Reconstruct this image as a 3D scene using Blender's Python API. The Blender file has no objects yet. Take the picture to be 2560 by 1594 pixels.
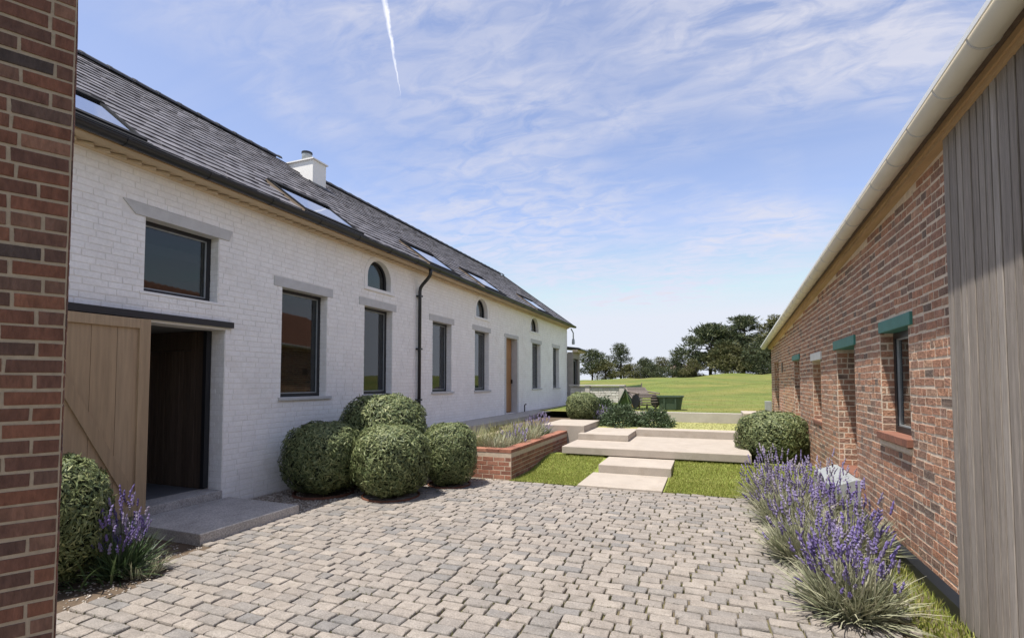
import bpy, bmesh, math, random
import numpy as np
from mathutils import Vector, Matrix, Quaternion

SC = bpy.context.scene
COL = SC.collection
rng = np.random.default_rng(7)
random.seed(7)

# ------------------------------------------------------------------ camera
CAM_H = 1.6
PSI = math.atan(488 / 1250.0)
PITCH = 0.042
cam_d = bpy.data.cameras.new("camera")
cam = bpy.data.objects.new("camera", cam_d)
COL.objects.link(cam)
cam.location = (0, 0, CAM_H)
cam.rotation_euler = (math.pi / 2 + PITCH, 0, PSI)
cam_d.sensor_width = 36
cam_d.lens = 36 * 1250 / 2560
cam_d.shift_y = 105 / 2560
cam_d.clip_start = 0.05
cam_d.clip_end = 30000
SC.camera = cam

# ------------------------------------------------------------------ sun, sky, exposure
SUN = Vector((0.20, 0.30, -1.0)).normalized()          # travel direction of the light
sun_d = bpy.data.lights.new("sun", 'SUN')
sun_d.energy = 3.0
sun_d.angle = math.radians(0.6)
sun_d.color = (1.0, 0.955, 0.88)
sun = bpy.data.objects.new("sun", sun_d)
COL.objects.link(sun)
sun.rotation_euler = SUN.to_track_quat('-Z', 'Y').to_euler()
sun.location = (-10, -20, 60)
SC.view_settings.view_transform = 'Standard'
SC.view_settings.look = 'None'
SC.view_settings.exposure = 1.22
SC.view_settings.gamma = 1.0
SC.view_settings.use_curve_mapping = False

W = bpy.data.worlds.new("World")
SC.world = W
W.use_nodes = True
nt = W.node_tree
nt.nodes.clear()


def N(tree, kind, **kw):
    n = tree.nodes.new(kind)
    for k, v in kw.items():
        if k == 'inp':
            for i, x in v.items():
                n.inputs[i].default_value = x
        else:
            setattr(n, k, v)
    return n


def math_node(tree, op, a, b=None, clamp=False):
    n = tree.nodes.new('ShaderNodeMath')
    n.operation = op
    n.use_clamp = clamp
    for i, v in enumerate((a, b)):
        if v is None:
            continue
        if isinstance(v, (int, float)):
            n.inputs[i].default_value = v
        else:
            tree.links.new(v, n.inputs[i])
    return n.outputs[0]


def ramp(tree, fac, stops, interp='LINEAR'):
    n = tree.nodes.new('ShaderNodeValToRGB')
    n.color_ramp.interpolation = interp
    el = n.color_ramp.elements
    while len(el) > 1:
        el.remove(el[-1])
    for i, (p, c) in enumerate(stops):
        e = el[0] if i == 0 else el.new(p)
        e.position = p
        e.color = (c, c, c, 1) if isinstance(c, (int, float)) else (c[0], c[1], c[2], 1)
    if fac is not None:
        tree.links.new(fac, n.inputs[0])
    return n.outputs[0]


def mixc(tree, blend, fac, a, b):
    n = tree.nodes.new('ShaderNodeMix')
    n.data_type = 'RGBA'
    n.blend_type = blend
    for sock, v in ((n.inputs[0], fac), (n.inputs[6], a), (n.inputs[7], b)):
        if isinstance(v, (int, float)):
            sock.default_value = v
        elif isinstance(v, tuple):
            sock.default_value = (v[0], v[1], v[2], 1)
        else:
            tree.links.new(v, sock)
    return n.outputs[2]


def build_world():
    L = nt.links.new
    sky = N(nt, 'ShaderNodeTexSky', sky_type='NISHITA', sun_disc=False)
    sky.sun_elevation = math.asin(-SUN.z)
    sky.sun_rotation = math.atan2(-SUN.x, -SUN.y)
    sky.altitude = 0
    sky.air_density = 1.0
    sky.dust_density = 0.45
    sky.ozone_density = 1.6
    tc = N(nt, 'ShaderNodeTexCoord')
    sep = N(nt, 'ShaderNodeSeparateXYZ')
    L(tc.outputs['Generated'], sep.inputs[0])
    zz = math_node(nt, 'ADD', math_node(nt, 'MAXIMUM', sep.outputs[2], 0.0), 0.13)
    px = math_node(nt, 'DIVIDE', sep.outputs[0], zz)
    py = math_node(nt, 'DIVIDE', sep.outputs[1], zz)
    comb = N(nt, 'ShaderNodeCombineXYZ')
    L(px, comb.inputs[0]); L(py, comb.inputs[1])

    def cloudnoise(loc, rot, scl, scale, detail, dist, rough=0.6):
        mp = N(nt, 'ShaderNodeMapping')
        mp.inputs['Location'].default_value = loc
        mp.inputs['Rotation'].default_value = (0, 0, rot)
        mp.inputs['Scale'].default_value = scl
        L(comb.outputs[0], mp.inputs[0])
        n = N(nt, 'ShaderNodeTexNoise')
        n.inputs['Scale'].default_value = scale
        n.inputs['Detail'].default_value = detail
        n.inputs['Roughness'].default_value = rough
        n.inputs['Distortion'].default_value = dist
        L(mp.outputs[0], n.inputs['Vector'])
        return n.outputs[0]
    # large patches decide where there is cloud, fine streaks and puffs give the texture
    patch = ramp(nt, cloudnoise((3.1, 1.7, 0), 0.3, (1, 0.8, 1), 0.75, 3, 0.3), [(0.40, 0.0), (0.62, 1.0)])
    wisps = ramp(nt, cloudnoise((0.4, 5.2, 0), -0.5, (0.55, 2.1, 1), 1.6, 9, 0.9), [(0.40, 0.0), (0.70, 1.0)])
    puffs = ramp(nt, cloudnoise((2.4, 9.2, 0), 0.25, (0.8, 1.4, 1), 8.5, 7, 0.9, 0.6), [(0.38, 0.0), (0.60, 1.0)])
    m = math_node(nt, 'MULTIPLY', patch, math_node(nt, 'ADD', math_node(nt, 'MULTIPLY', wisps, 0.55), math_node(nt, 'MULTIPLY', puffs, 0.60)))
    m = math_node(nt, 'ADD', m, math_node(nt, 'MULTIPLY', wisps, 0.10))
    m = math_node(nt, 'MULTIPLY', m, 0.92, True)
    hsv = N(nt, 'ShaderNodeHueSaturation')
    hsv.inputs['Saturation'].default_value = 0.86
    hsv.inputs['Value'].default_value = 0.88
    L(sky.outputs[0], hsv.inputs['Color'])
    gm = N(nt, 'ShaderNodeGamma')
    gm.inputs[1].default_value = 1.0
    L(mixc(nt, 'MULTIPLY', 1.0, hsv.outputs[0], (1 / 3.1, 1 / 3.1, 1 / 3.1)), gm.inputs[0])
    skyc = mixc(nt, 'MULTIPLY', 1.0, gm.outputs[0], (2.28, 2.16, 2.34))
    col = mixc(nt, 'MIX', m, skyc, (2.38, 2.38, 2.66))
    col = mixc(nt, 'DARKEN', 1.0, col, (2.42, 2.56, 2.88))
    # aircraft vapour trail: a thin ragged band on the plane through two sky directions
    A, B = Vector((-0.4645, 0.6300, 0.6224)), Vector((-0.4888, 0.7229, 0.4883))
    nrm = A.cross(B).normalized()
    mid = (A + B).normalized()
    tan = nrm.cross(mid).normalized()

    def dotv(v):
        n = N(nt, 'ShaderNodeVectorMath', operation='DOT_PRODUCT')
        L(tc.outputs['Generated'], n.inputs[0])
        n.inputs[1].default_value = v
        return n.outputs['Value']
    jag = N(nt, 'ShaderNodeTexNoise')
    jag.inputs['Scale'].default_value = 95
    jag.inputs['Detail'].default_value = 5
    L(tc.outputs['Generated'], jag.inputs['Vector'])
    jo = math_node(nt, 'MULTIPLY', math_node(nt, 'SUBTRACT', jag.outputs[0], .5), .006)
    along = dotv(tan)                                    # about -.09 (high end) ... +.09 (low end) or the reverse
    sgn = 1 if B.dot(tan) > 0 else -1
    tpos = math_node(nt, 'MULTIPLY', along, sgn)
    wid = math_node(nt, 'MULTIPLY', math_node(nt, 'SUBTRACT', .088, tpos), .036)
    wid = math_node(nt, 'MINIMUM', math_node(nt, 'MAXIMUM', wid, .0004), .008)
    dist = math_node(nt, 'ABSOLUTE', math_node(nt, 'ADD', dotv(nrm), jo))
    tm = math_node(nt, 'SUBTRACT', 1.0, math_node(nt, 'DIVIDE', dist, wid), True)
    tm = math_node(nt, 'POWER', tm, .8)
    fade = ramp(nt, math_node(nt, 'ADD', math_node(nt, 'MULTIPLY', tpos, 4.0), .5), [(.0, 1.0), (.60, .9), (.86, 0.0)])
    gaps = ramp(nt, jag.outputs[0], [(.30, .45), (.55, 1.0)])
    tm = math_node(nt, 'MULTIPLY', math_node(nt, 'MULTIPLY', tm, fade), math_node(nt, 'MULTIPLY', gaps, .85), True)
    front = math_node(nt, 'GREATER_THAN', dotv(mid), 0.5)
    col = mixc(nt, 'MIX', math_node(nt, 'MULTIPLY', tm, front), col, (4.0, 4.0, 4.1))
    bg = N(nt, 'ShaderNodeBackground')
    bg.inputs['Strength'].default_value = 0.14
    L(col, bg.inputs[0])
    out = N(nt, 'ShaderNodeOutputWorld')
    L(bg.outputs[0], out.inputs[0])


build_world()

# ------------------------------------------------------------------ projection helper (only ranks pieces by size in view)
_c, _s = math.cos(PSI), math.sin(PSI)
_R = np.array([_c, _s, 0.0])
_f0 = np.array([-_s, _c, 0.0])
_F = _f0 * math.cos(PITCH) + np.array([0, 0, 1.0]) * math.sin(PITCH)
_U = -_f0 * math.sin(PITCH) + np.array([0, 0, 1.0]) * math.cos(PITCH)


def view(P):
    """pixel x, y (2560 wide) and depth of points"""
    d = np.asarray(P, float) - np.array([0, 0, CAM_H])
    z = d @ _F
    zz = np.where(np.abs(z) < 1e-6, 1e-6, z)
    return 1280 + 1250 * (d @ _R) / zz, 902 - 1250 * (d @ _U) / zz, z


# ------------------------------------------------------------------ mesh helpers
class MB:
    def __init__(self):
        self.v = []
        self.f = []

    def add(self, verts, faces):
        b = len(self.v)
        self.v.extend([tuple(map(float, p)) for p in verts])
        self.f.extend([tuple(i + b for i in fc) for fc in faces])
        return self

    def box(self, x0, x1, y0, y1, z0, z1):
        return self.add([(x0, y0, z0), (x1, y0, z0), (x1, y1, z0), (x0, y1, z0), (x0, y0, z1), (x1, y0, z1), (x1, y1, z1), (x0, y1, z1)],
                        [(0, 3, 2, 1), (4, 5, 6, 7), (0, 1, 5, 4), (1, 2, 6, 5), (2, 3, 7, 6), (3, 0, 4, 7)])

    def hexa(self, p):
        """8 points: bottom ring then top ring"""
        return self.add(p, [(0, 3, 2, 1), (4, 5, 6, 7), (0, 1, 5, 4), (1, 2, 6, 5), (2, 3, 7, 6), (3, 0, 4, 7)])

    def prism(self, a, b):
        """two matching rings of points, capped"""
        n = len(a)
        self.add(list(a) + list(b), [tuple(range(n - 1, -1, -1)), tuple(range(n, 2 * n))] + [(i, (i + 1) % n, n + (i + 1) % n, n + i) for i in range(n)])
        return self

    def strip(self, rings, closed=True, cap=False):
        n = len(rings[0])
        fs = []
        for r in range(len(rings) - 1):
            for i in range(n if closed else n - 1):
                j = (i + 1) % n
                fs.append((r * n + i, r * n + j, (r + 1) * n + j, (r + 1) * n + i))
        if cap:
            fs.append(tuple(range(n - 1, -1, -1)))
            fs.append(tuple((len(rings) - 1) * n + i for i in range(n)))
        return self.add([p for r in rings for p in r], fs)

    def tube(self, path, r, seg=8, cap=True):
        path = [Vector(p) for p in path]
        rs = r if isinstance(r, (list, tuple)) else [r] * len(path)
        rings = []
        up = None
        for i, p in enumerate(path):
            t = (path[min(i + 1, len(path) - 1)] - path[max(i - 1, 0)]).normalized()
            if up is None:
                up = Vector((0, 0, 1)) if abs(t.z) < 0.9 else Vector((1, 0, 0))
            sd = t.cross(up).normalized()
            up = sd.cross(t).normalized()
            rings.append([p + (sd * math.cos(a) + up * math.sin(a)) * rs[i] for a in (2 * math.pi * k / seg for k in range(seg))])
        return self.strip(rings, True, cap)

    def lathe(self, prof, c, seg=24, jit=0):
        rings = []
        for r, z in prof:
            rings.append([(c[0] + r * math.cos(2 * math.pi * k / seg), c[1] + r * math.sin(2 * math.pi * k / seg), c[2] + z) for k in range(seg)])
        return self.strip(rings, True, True)

    def build(self, name, mat, parent=None, smooth=False, bevel=0.0):
        me = bpy.data.meshes.new(name)
        me.from_pydata(self.v, [], self.f)
        bm = bmesh.new()
        bm.from_mesh(me)
        bmesh.ops.recalc_face_normals(bm, faces=bm.faces)
        if bevel:
            ed = [e for e in bm.edges if len(e.link_faces) == 2 and e.calc_face_angle(0) > 0.5]
            bmesh.ops.bevel(bm, geom=ed, offset=bevel, segments=2, affect='EDGES', profile=0.6)
        bm.to_mesh(me)
        bm.free()
        return link(name, me, mat, parent, smooth)


def link(name, me, mat, parent=None, smooth=False):
    if mat is not None and not me.materials:
        me.materials.append(MAT[mat])
    if smooth:
        me.polygons.foreach_set('use_smooth', [True] * len(me.polygons))
    o = bpy.data.objects.new(name, me)
    COL.objects.link(o)
    if parent is not None:
        o.parent = parent
        if parent.type == 'EMPTY':
            o.matrix_parent_inverse = Matrix.Translation(-parent.location)
    return o


def raw_mesh(name, V, Fs):
    """fast mesh from arrays: V (n,3), Fs (m,k) all of one size"""
    V = np.asarray(V, np.float32)
    Fs = np.asarray(Fs, np.int32)
    me = bpy.data.meshes.new(name)
    me.vertices.add(len(V))
    me.vertices.foreach_set('co', V.ravel())
    m, k = Fs.shape
    me.loops.add(m * k)
    me.loops.foreach_set('vertex_index', Fs.ravel())
    me.polygons.add(m)
    me.polygons.foreach_set('loop_start', np.arange(0, m * k, k, dtype=np.int32))
    me.polygons.foreach_set('loop_total', np.full(m, k, dtype=np.int32))
    me.polygons.foreach_set('use_smooth', [False] * m)
    me.update(calc_edges=True)
    return me


def thing(name, loc, label, cat, group=None):
    o = bpy.data.objects.new(name, None)
    o.empty_display_size = 0.2
    COL.objects.link(o)
    o.location = loc
    return tag(o, label, cat, group)


def tag(o, label=None, cat=None, group=None, kind=None):
    if label:
        o['label'] = label
    if cat:
        o['category'] = cat
    if group:
        o['group'] = group
    if kind:
        o['kind'] = kind
    return o


# unit pieces -------------------------------------------------------
def unit_brick(name, cx, cz, depth_back=0.0, seed=0, wob=0.0):
    """block spanning -.5...5 in x and z, face at y=1 with chamfered edge, back at y=0"""
    r = random.Random(seed)
    back = [(-.5, 0, -.5), (.5, 0, -.5), (.5, 0, .5), (-.5, 0, .5)]
    mid = [(p[0], .93, p[2]) for p in back]
    fr = [(-.5 + cx, 1, -.5 + cz), (.5 - cx, 1, -.5 + cz), (.5 - cx, 1, .5 - cz), (-.5 + cx, 1, .5 - cz)]
    if wob:
        mid = [(p[0] + r.uniform(-wob, wob) * .35, p[1], p[2] + r.uniform(-wob, wob)) for p in mid]
        fr = [(p[0] + r.uniform(-wob, wob) * .35, p[1] + r.uniform(-wob, wob) * .5, p[2] + r.uniform(-wob, wob)) for p in fr]
    v = back + mid + fr
    f = []
    for b in (0, 4):
        for i in range(4):
            j = (i + 1) % 4
            f.append((b + i, b + j, b + 4 + j, b + 4 + i))
    f.append((8, 9, 10, 11))
    return np.array(v), np.array(f)


def scatter_pieces(name, stuff_name, parent, variants, placements, mat, score, nmax=300, smooth=False):
    """placements: (variant index, 4x4 matrix). The nmax best-scored become objects that share mesh data, the rest one mesh."""
    M = np.array([p[1] for p in placements])
    order = np.argsort(-np.asarray(score))
    top = [i for i in order[:nmax] if score[i] > 0]
    topset = set(top)
    meshes = []
    for k, (v, f) in enumerate(variants):
        me = raw_mesh(name, v, f)
        me.materials.append(MAT[mat])
        if smooth:
            me.polygons.foreach_set('use_smooth', [True] * len(me.polygons))
        meshes.append(me)
    for i in top:
        o = bpy.data.objects.new(name, meshes[placements[i][0]])
        COL.objects.link(o)
        o.parent = parent
        o.matrix_basis = Matrix(M[i].tolist())
        if parent.type == 'EMPTY':
            o.matrix_parent_inverse = Matrix.Translation(-parent.location)
    rest = [i for i in range(len(placements)) if i not in topset]
    if rest:
        VV, FF, b = [], [], 0
        for k, (v, f) in enumerate(variants):
            ids = [i for i in rest if placements[i][0] == k]
            if not ids:
                continue
            A = M[ids]
            P = np.einsum('nij,vj->nvi', A[:, :3, :3], v) + A[:, None, :3, 3]
            VV.append(P.reshape(-1, 3))
            FF.append((f[None] + (np.arange(len(ids)) * len(v))[:, None, None] + b).reshape(-1, f.shape[1]))
            b += len(ids) * len(v)
        me = raw_mesh(stuff_name, np.concatenate(VV), np.concatenate(FF))
        o = link(stuff_name, me, mat, parent, smooth)
        o['kind'] = 'stuff'
    for me in meshes:
        if me.users == 0:
            bpy.data.meshes.remove(me)


def frame(o2, along, out):
    """wall frame: point at distance s along, d outward, height z"""
    o2, along, out = np.array(o2, float), np.array(along, float), np.array(out, float)
    along /= np.linalg.norm(along)
    out /= np.linalg.norm(out)

    def P(s, d, z):
        q = o2 + along * s + out * d
        return (q[0], q[1], z)
    P.along, P.out, P.o = along, out, o2
    return P


def fbox(mb, P, s0, s1, d0, d1, z0, z1):
    a = [P(s0, d0, z0), P(s1, d0, z0), P(s1, d1, z0), P(s0, d1, z0)]
    b = [P(s0, d0, z1), P(s1, d0, z1), P(s1, d1, z1), P(s0, d1, z1)]
    return mb.hexa(a + b)


def fprofile(mb, P, prof, s0, s1, slope=0.0, sref=0.0):
    """extrude a closed (d, z) profile along the wall from s0 to s1, dropping by slope per metre"""
    a = [P(s0, d, z + slope * (s0 - sref)) for d, z in prof]
    b = [P(s1, d, z + slope * (s1 - sref)) for d, z in prof]
    return mb.prism(a, b)


def lay_bricks(P, s0, s1, z0, z1, openings, course, unit, joint, proud, nvar, hdr=0.0, ztop=None, jitter=0.0, depth=0.03):
    """placements of bricks on a wall frame. openings: (s0,s1,z0,z1) or a function z -> (s0,s1) or None"""
    out = []
    x3 = np.array([P.out[1], -P.out[0], 0.0])
    y3 = np.array([P.out[0], P.out[1], 0.0])
    nrow = int((z1 - z0) / course + 1e-6)
    for r in range(nrow):
        za = z0 + r * course
        zc = za + course / 2
        cuts = []
        for op in openings:
            if callable(op):
                q = op(zc)
                if q:
                    cuts.append(q)
            elif op[2] < zc < op[3]:
                cuts.append((op[0], op[1]))
        cuts.sort()
        segs, cur = [], s0
        for a, b in cuts:
            if b <= cur:
                continue
            if a > cur:
                segs.append((cur, min(a, s1)))
            cur = max(cur, b)
        if cur < s1:
            segs.append((cur, s1))
        pos = s0 - (unit * .5 if r % 2 else 0) - random.random() * unit * jitter
        edges = []
        while pos < s1:
            ln = unit * (.5 if random.random() < hdr else 1.0) * (1 + random.uniform(-jitter, jitter) * .4)
            edges.append((pos, pos + ln))
            pos += ln
        for a, b in segs:
            for e0, e1 in edges:
                p, q = max(a, e0), min(b, e1)
                if q - p < 0.035:
                    continue
                sc = (p + q) / 2
                if ztop is not None and za + course > ztop(sc):
                    continue
                ll = q - p - joint
                hh = course - joint
                dz = random.uniform(-1, 1) * jitter * .010
                pr = proud * random.uniform(.7, 1.2)
                c = P(sc, pr - depth, zc + dz)
                m = np.eye(4)
                m[:3, 0] = x3 * ll
                m[:3, 1] = y3 * depth
                m[:3, 2] = (0, 0, hh * random.uniform(1 - jitter * .12, 1))
                if jitter:
                    t = random.uniform(-1, 1) * jitter * .035
                    m[:3, 0] = m[:3, 0] + np.array([0, 0, ll * t])
                m[:3, 3] = c
                out.append((random.randrange(nvar), m))
    return out


def brick_scores(pl, hide=None):
    C = np.array([p[1][:3, 3] for p in pl])
    x, y, z = view(C)
    size = np.array([np.linalg.norm(p[1][:3, 0]) for p in pl]) / np.maximum(z, .1)
    ok = (z > .3) & (x > 0) & (x < 2560) & (y > 0) & (y < 1594)
    if hide is not None:
        ok &= ~hide(x, y, C)
    return np.where(ok, size, 0)


def pier_hides(x, y):
    return x < 190 - 63 * y / 1594


def core_wall(mb, P, s0, s1, z0, z1, openings, d0, d1):
    ss = sorted({s0, s1} | {v for o in openings for v in o[:2] if s0 < v < s1})
    zs = sorted({z0, z1} | {v for o in openings for v in o[2:4] if z0 < v < z1})
    for i in range(len(zs) - 1):
        zc = (zs[i] + zs[i + 1]) / 2
        run = None
        for j in range(len(ss) - 1):
            sc = (ss[j] + ss[j + 1]) / 2
            hole = any(o[0] < sc < o[1] and o[2] < zc < o[3] for o in openings)
            if hole:
                if run is not None:
                    fbox(mb, P, run, ss[j], d0, d1, zs[i], zs[i + 1])
                run = None
            elif run is None:
                run = ss[j]
        if run is not None:
            fbox(mb, P, run, ss[-1], d0, d1, zs[i], zs[i + 1])


# ------------------------------------------------------------------ materials
MAT = {}


def mat(key, cols, rough=0.8, noise=(6, .2), stretch=(1, 1, 1), stain=None, bump=None, spec=0.35, fine=None, metal=0, rough_noise=0.0, rnd_pos=0.0, subsurf=None):
    m = bpy.data.materials.new(key)
    m.use_nodes = True
    t = m.node_tree
    t.nodes.clear()
    L = t.links.new
    out = N(t, 'ShaderNodeOutputMaterial')
    bs = N(t, 'ShaderNodeBsdfPrincipled')
    L(bs.outputs[0], out.inputs[0])
    geo = N(t, 'ShaderNodeNewGeometry')
    oi = N(t, 'ShaderNodeObjectInfo')
    rnd = math_node(t, 'FRACT', math_node(t, 'ADD', oi.outputs['Random'], geo.outputs['Random Per Island']))
    if len(cols) == 1:
        c = N(t, 'ShaderNodeRGB')
        c.outputs[0].default_value = (*cols[0], 1)
        base = c.outputs[0]
    else:
        base = ramp(t, rnd, [(i / (len(cols) - 1), c) for i, c in enumerate(cols)])
    mp = N(t, 'ShaderNodeMapping')
    mp.inputs['Scale'].default_value = stretch
    if rnd_pos:
        va = N(t, 'ShaderNodeVectorMath', operation='MULTIPLY_ADD')
        L(geo.outputs['Position'], va.inputs[0])
        va.inputs[1].default_value = (1, 1, 1)
        cb = N(t, 'ShaderNodeCombineXYZ')
        for i in range(3):
            L(math_node(t, 'MULTIPLY', rnd, rnd_pos * (i + 1)), cb.inputs[i])
        L(cb.outputs[0], va.inputs[2])
        L(va.outputs[0], mp.inputs[0])
    else:
        L(geo.outputs['Position'], mp.inputs[0])

    def nz(scale, detail=6, rough_=.6, dist=0.0):
        n = N(t, 'ShaderNodeTexNoise')
        n.inputs['Scale'].default_value = scale
        n.inputs['Detail'].default_value = detail
        n.inputs['Roughness'].default_value = rough_
        n.inputs['Distortion'].default_value = dist
        L(mp.outputs[0], n.inputs['Vector'])
        return n.outputs[0]
    if noise:
        f = ramp(t, nz(noise[0]), [(.25, 1 - noise[1]), (.75, 1 + noise[1])])
        # ramps clamp nothing above one in colour, so brighten through a vector multiply
        base = mixc(t, 'MULTIPLY', 1.0, base, f)
    if fine:
        f = ramp(t, nz(fine[0], 2), [(.3, 1 - fine[1]), (.7, 1 + fine[1])])
        base = mixc(t, 'MULTIPLY', 1.0, base, f)
    if stain:
        f = ramp(t, nz(stain[1], 5, .65, .4), [(stain[3], 0.0), (min(stain[3] + .22, 1), stain[2])])
        base = mixc(t, 'MIX', f, base, stain[0])
    L(base, bs.inputs['Base Color'])
    bs.inputs['Roughness'].default_value = rough
    bs.inputs['Specular IOR Level'].default_value = spec
    bs.inputs['Metallic'].default_value = metal
    if rough_noise:
        L(ramp(t, nz(3), [(.3, max(rough - rough_noise, .05)), (.7, min(rough + rough_noise, 1))]), bs.inputs['Roughness'])
    if bump:
        b = N(t, 'ShaderNodeBump')
        b.inputs['Strength'].default_value = bump[2] if len(bump) > 2 else .6
        b.inputs['Distance'].default_value = bump[1]
        L(nz(bump[0], 5), b.inputs['Height'])
        L(b.outputs[0], bs.inputs['Normal'])
    if subsurf:
        tr = N(t, 'ShaderNodeBsdfTranslucent')
        L(base, tr.inputs[0])
        mx = N(t, 'ShaderNodeMixShader')
        mx.inputs[0].default_value = subsurf
        L(bs.outputs[0], mx.inputs[1])
        L(tr.outputs[0], mx.inputs[2])
        L(mx.outputs[0], out.inputs[0])
    MAT[key] = m
    return m


def glass(key, tint, base=.07, power=3.2, top=.95):
    m = bpy.data.materials.new(key)
    m.use_nodes = True
    t = m.node_tree
    t.nodes.clear()
    L = t.links.new
    out = N(t, 'ShaderNodeOutputMaterial')
    lw = N(t, 'ShaderNodeLayerWeight')
    lw.inputs['Blend'].default_value = .5
    f = math_node(t, 'ADD', math_node(t, 'MULTIPLY', math_node(t, 'POWER', lw.outputs['Facing'], power), top - base), base)
    gl = N(t, 'ShaderNodeBsdfGlossy')
    gl.inputs['Roughness'].default_value = .015
    gl.inputs['Color'].default_value = (.95, .97, 1, 1)
    tr = N(t, 'ShaderNodeBsdfTransparent')
    tr.inputs[0].default_value = (*tint, 1)
    mx = N(t, 'ShaderNodeMixShader')
    L(f, mx.inputs[0]); L(tr.outputs[0], mx.inputs[1]); L(gl.outputs[0], mx.inputs[2])
    L(mx.outputs[0], out.inputs[0])
    MAT[key] = m


mat('white_brick', [(.875, .85, .82), (.90, .875, .845), (.885, .86, .83), (.865, .835, .80)], .85, (3.5, .06), stain=((.66, .60, .53), 1.7, .38, .55), bump=(45, .007, .9), fine=(30, .05))
mat('white_mortar', [(.80, .765, .72)], .9, (3, .08), bump=(60, .006, .8))
mat('white_plaster', [(.84, .82, .79)], .8, (2, .05), bump=(30, .003))
mat('chimney_render', [(.82, .80, .77)], .8, (2, .06), stain=((.6, .57, .5), 2.5, .3, .6), bump=(40, .003))
mat('lintel_stone', [(.52, .51, .495), (.56, .55, .535)], .85, (7, .10), fine=(120, .06), bump=(60, .003))
mat('black_metal', [(.018, .019, .022)], .35, None, spec=.5)
mat('matte_black', [(.016, .016, .018)], .8, None, spec=.12)
mat('black_frame', [(.014, .015, .018)], .4, None, spec=.5)
mat('slate', [(.115, .109, .118), (.145, .138, .148), (.125, .119, .129), (.18, .17, .182), (.10, .096, .105)], .55, (7, .22), fine=(40, .12), bump=(24, .006, .7), spec=.3, rough_noise=.08)
mat('ridge', [(.030, .030, .034), (.045, .044, .048)], .5, (8, .2), bump=(30, .004))
mat('oak_trim', [(.60, .49, .36), (.65, .54, .41), (.56, .45, .325)], .7, (3, .16), (4, .7, 4), stain=((.40, .30, .19), 2.2, .4, .55), bump=(30, .004))
mat('skylight_trim', [(.20, .15, .105)], .7, (3, .2))
mat('oak_fascia', [(.45, .30, .16), (.49, .335, .19)], .65, (3, .18), (5, .6, 5), bump=(25, .003))
mat('door_oak', [(.375, .262, .155), (.405, .29, .178), (.345, .238, .14)], .6, (3.2, .20), (9, 9, .55), stain=((.29, .19, .115), 1.6, .45, .52), bump=(16, .0025), rnd_pos=7)
mat('brown_door', [(.38, .20, .085), (.33, .17, .07)], .55, (3, .22), (9, 9, .6), bump=(16, .003), rnd_pos=5)
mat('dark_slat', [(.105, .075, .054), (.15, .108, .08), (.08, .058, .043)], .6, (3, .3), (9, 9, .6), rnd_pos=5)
mat('grey_plank', [(.25, .213, .18), (.325, .283, .245), (.19, .16, .135), (.285, .247, .212), (.36, .318, .28), (.22, .188, .16)], .85, (3.0, .26), (12, 12, .5), stain=((.15, .125, .105), 2.2, .45, .54), fine=(16, .18), bump=(20, .006, .8), rnd_pos=9)
mat('step_stone', [(.40, .37, .345)], .85, (5, .2), fine=(60, .32), bump=(30, .012), stain=((.2, .185, .17), 2, .35, .55))
mat('concrete', [(.37, .32, .27), (.40, .348, .296)], .85, (3, .10), fine=(60, .06), stain=((.28, .23, .18), 3.2, .55, .53), bump=(35, .004))
mat('concrete_grey', [(.40, .37, .335)], .85, (3, .12), fine=(60, .06), stain=((.33, .30, .26), 2.2, .5, .52), bump=(35, .004))
mat('sett', [(.238, .208, .182), (.275, .24, .208), (.208, .19, .174), (.30, .262, .226), (.248, .215, .187), (.178, .168, .16), (.262, .228, .198), (.225, .202, .182)], .85, (9, .20), fine=(95, .24), bump=(55, .008, .9), stain=((.145, .12, .092), 4, .55, .54), rnd_pos=3)
mat('joint', [(.125, .10, .062)], .95, (9, .35), stain=((.125, .125, .045), 1.6, .85, .46), bump=(60, .012))
mat('moss', [(.10, .105, .035), (.15, .14, .055), (.075, .085, .025), (.19, .165, .085)], .9, None, subsurf=.15)
mat('pebble', [(.42, .37, .31), (.30, .255, .21), (.56, .50, .43), (.22, .19, .165), (.48, .43, .38)], .8, (20, .15))
mat('soil', [(.11, .078, .052)], .95, (9, .35), bump=(40, .015))
mat('gravel_base', [(.20, .16, .125)], .95, (14, .3), bump=(60, .012))
mat('corten', [(.15, .062, .038)], .75, (12, .35), bump=(40, .002))
mat('pier_brick', [(.17, .070, .042), (.22, .094, .056), (.080, .052, .042), (.19, .078, .047), (.125, .062, .045), (.24, .12, .076), (.062, .046, .041)], .85, (16, .30), (1, 1, .35), fine=(60, .18), bump=(60, .008, .9), rnd_pos=4)
mat('pier_mortar', [(.40, .315, .225)], .95, (30, .14), bump=(80, .006))
mat('barn_brick', [(.41, .205, .125), (.45, .245, .155), (.33, .18, .12), (.43, .22, .14), (.20, .14, .11), (.49, .29, .19), (.37, .185, .118), (.29, .18, .135), (.44, .23, .15), (.17, .125, .10), (.40, .21, .135)], .9, (14, .34), fine=(55, .22), bump=(40, .016, 1.0), rnd_pos=4)
mat('barn_mortar', [(.66, .55, .43)], .95, (18, .18), bump=(60, .008))
mat('planter_brick', [(.27, .115, .072), (.33, .145, .092), (.21, .095, .065), (.30, .125, .08), (.36, .18, .12)], .85, (14, .2), fine=(55, .1), bump=(45, .006))
mat('planter_mortar', [(.50, .40, .30)], .95, (18, .15))
mat('tile_red', [(.20, .088, .058), (.235, .105, .07)], .75, (9, .2), bump=(40, .004))
mat('roof_tile', [(.22, .105, .065)], .8, (6, .3), bump=(30, .004))
mat('green_paint', [(.055, .20, .165)], .55, (6, .14), stain=((.09, .15, .13), 4, .5, .56), bump=(30, .002))
mat('white_paint', [(.70, .69, .66)], .6, (5, .08), stain=((.45, .42, .36), 4, .4, .6))
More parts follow.
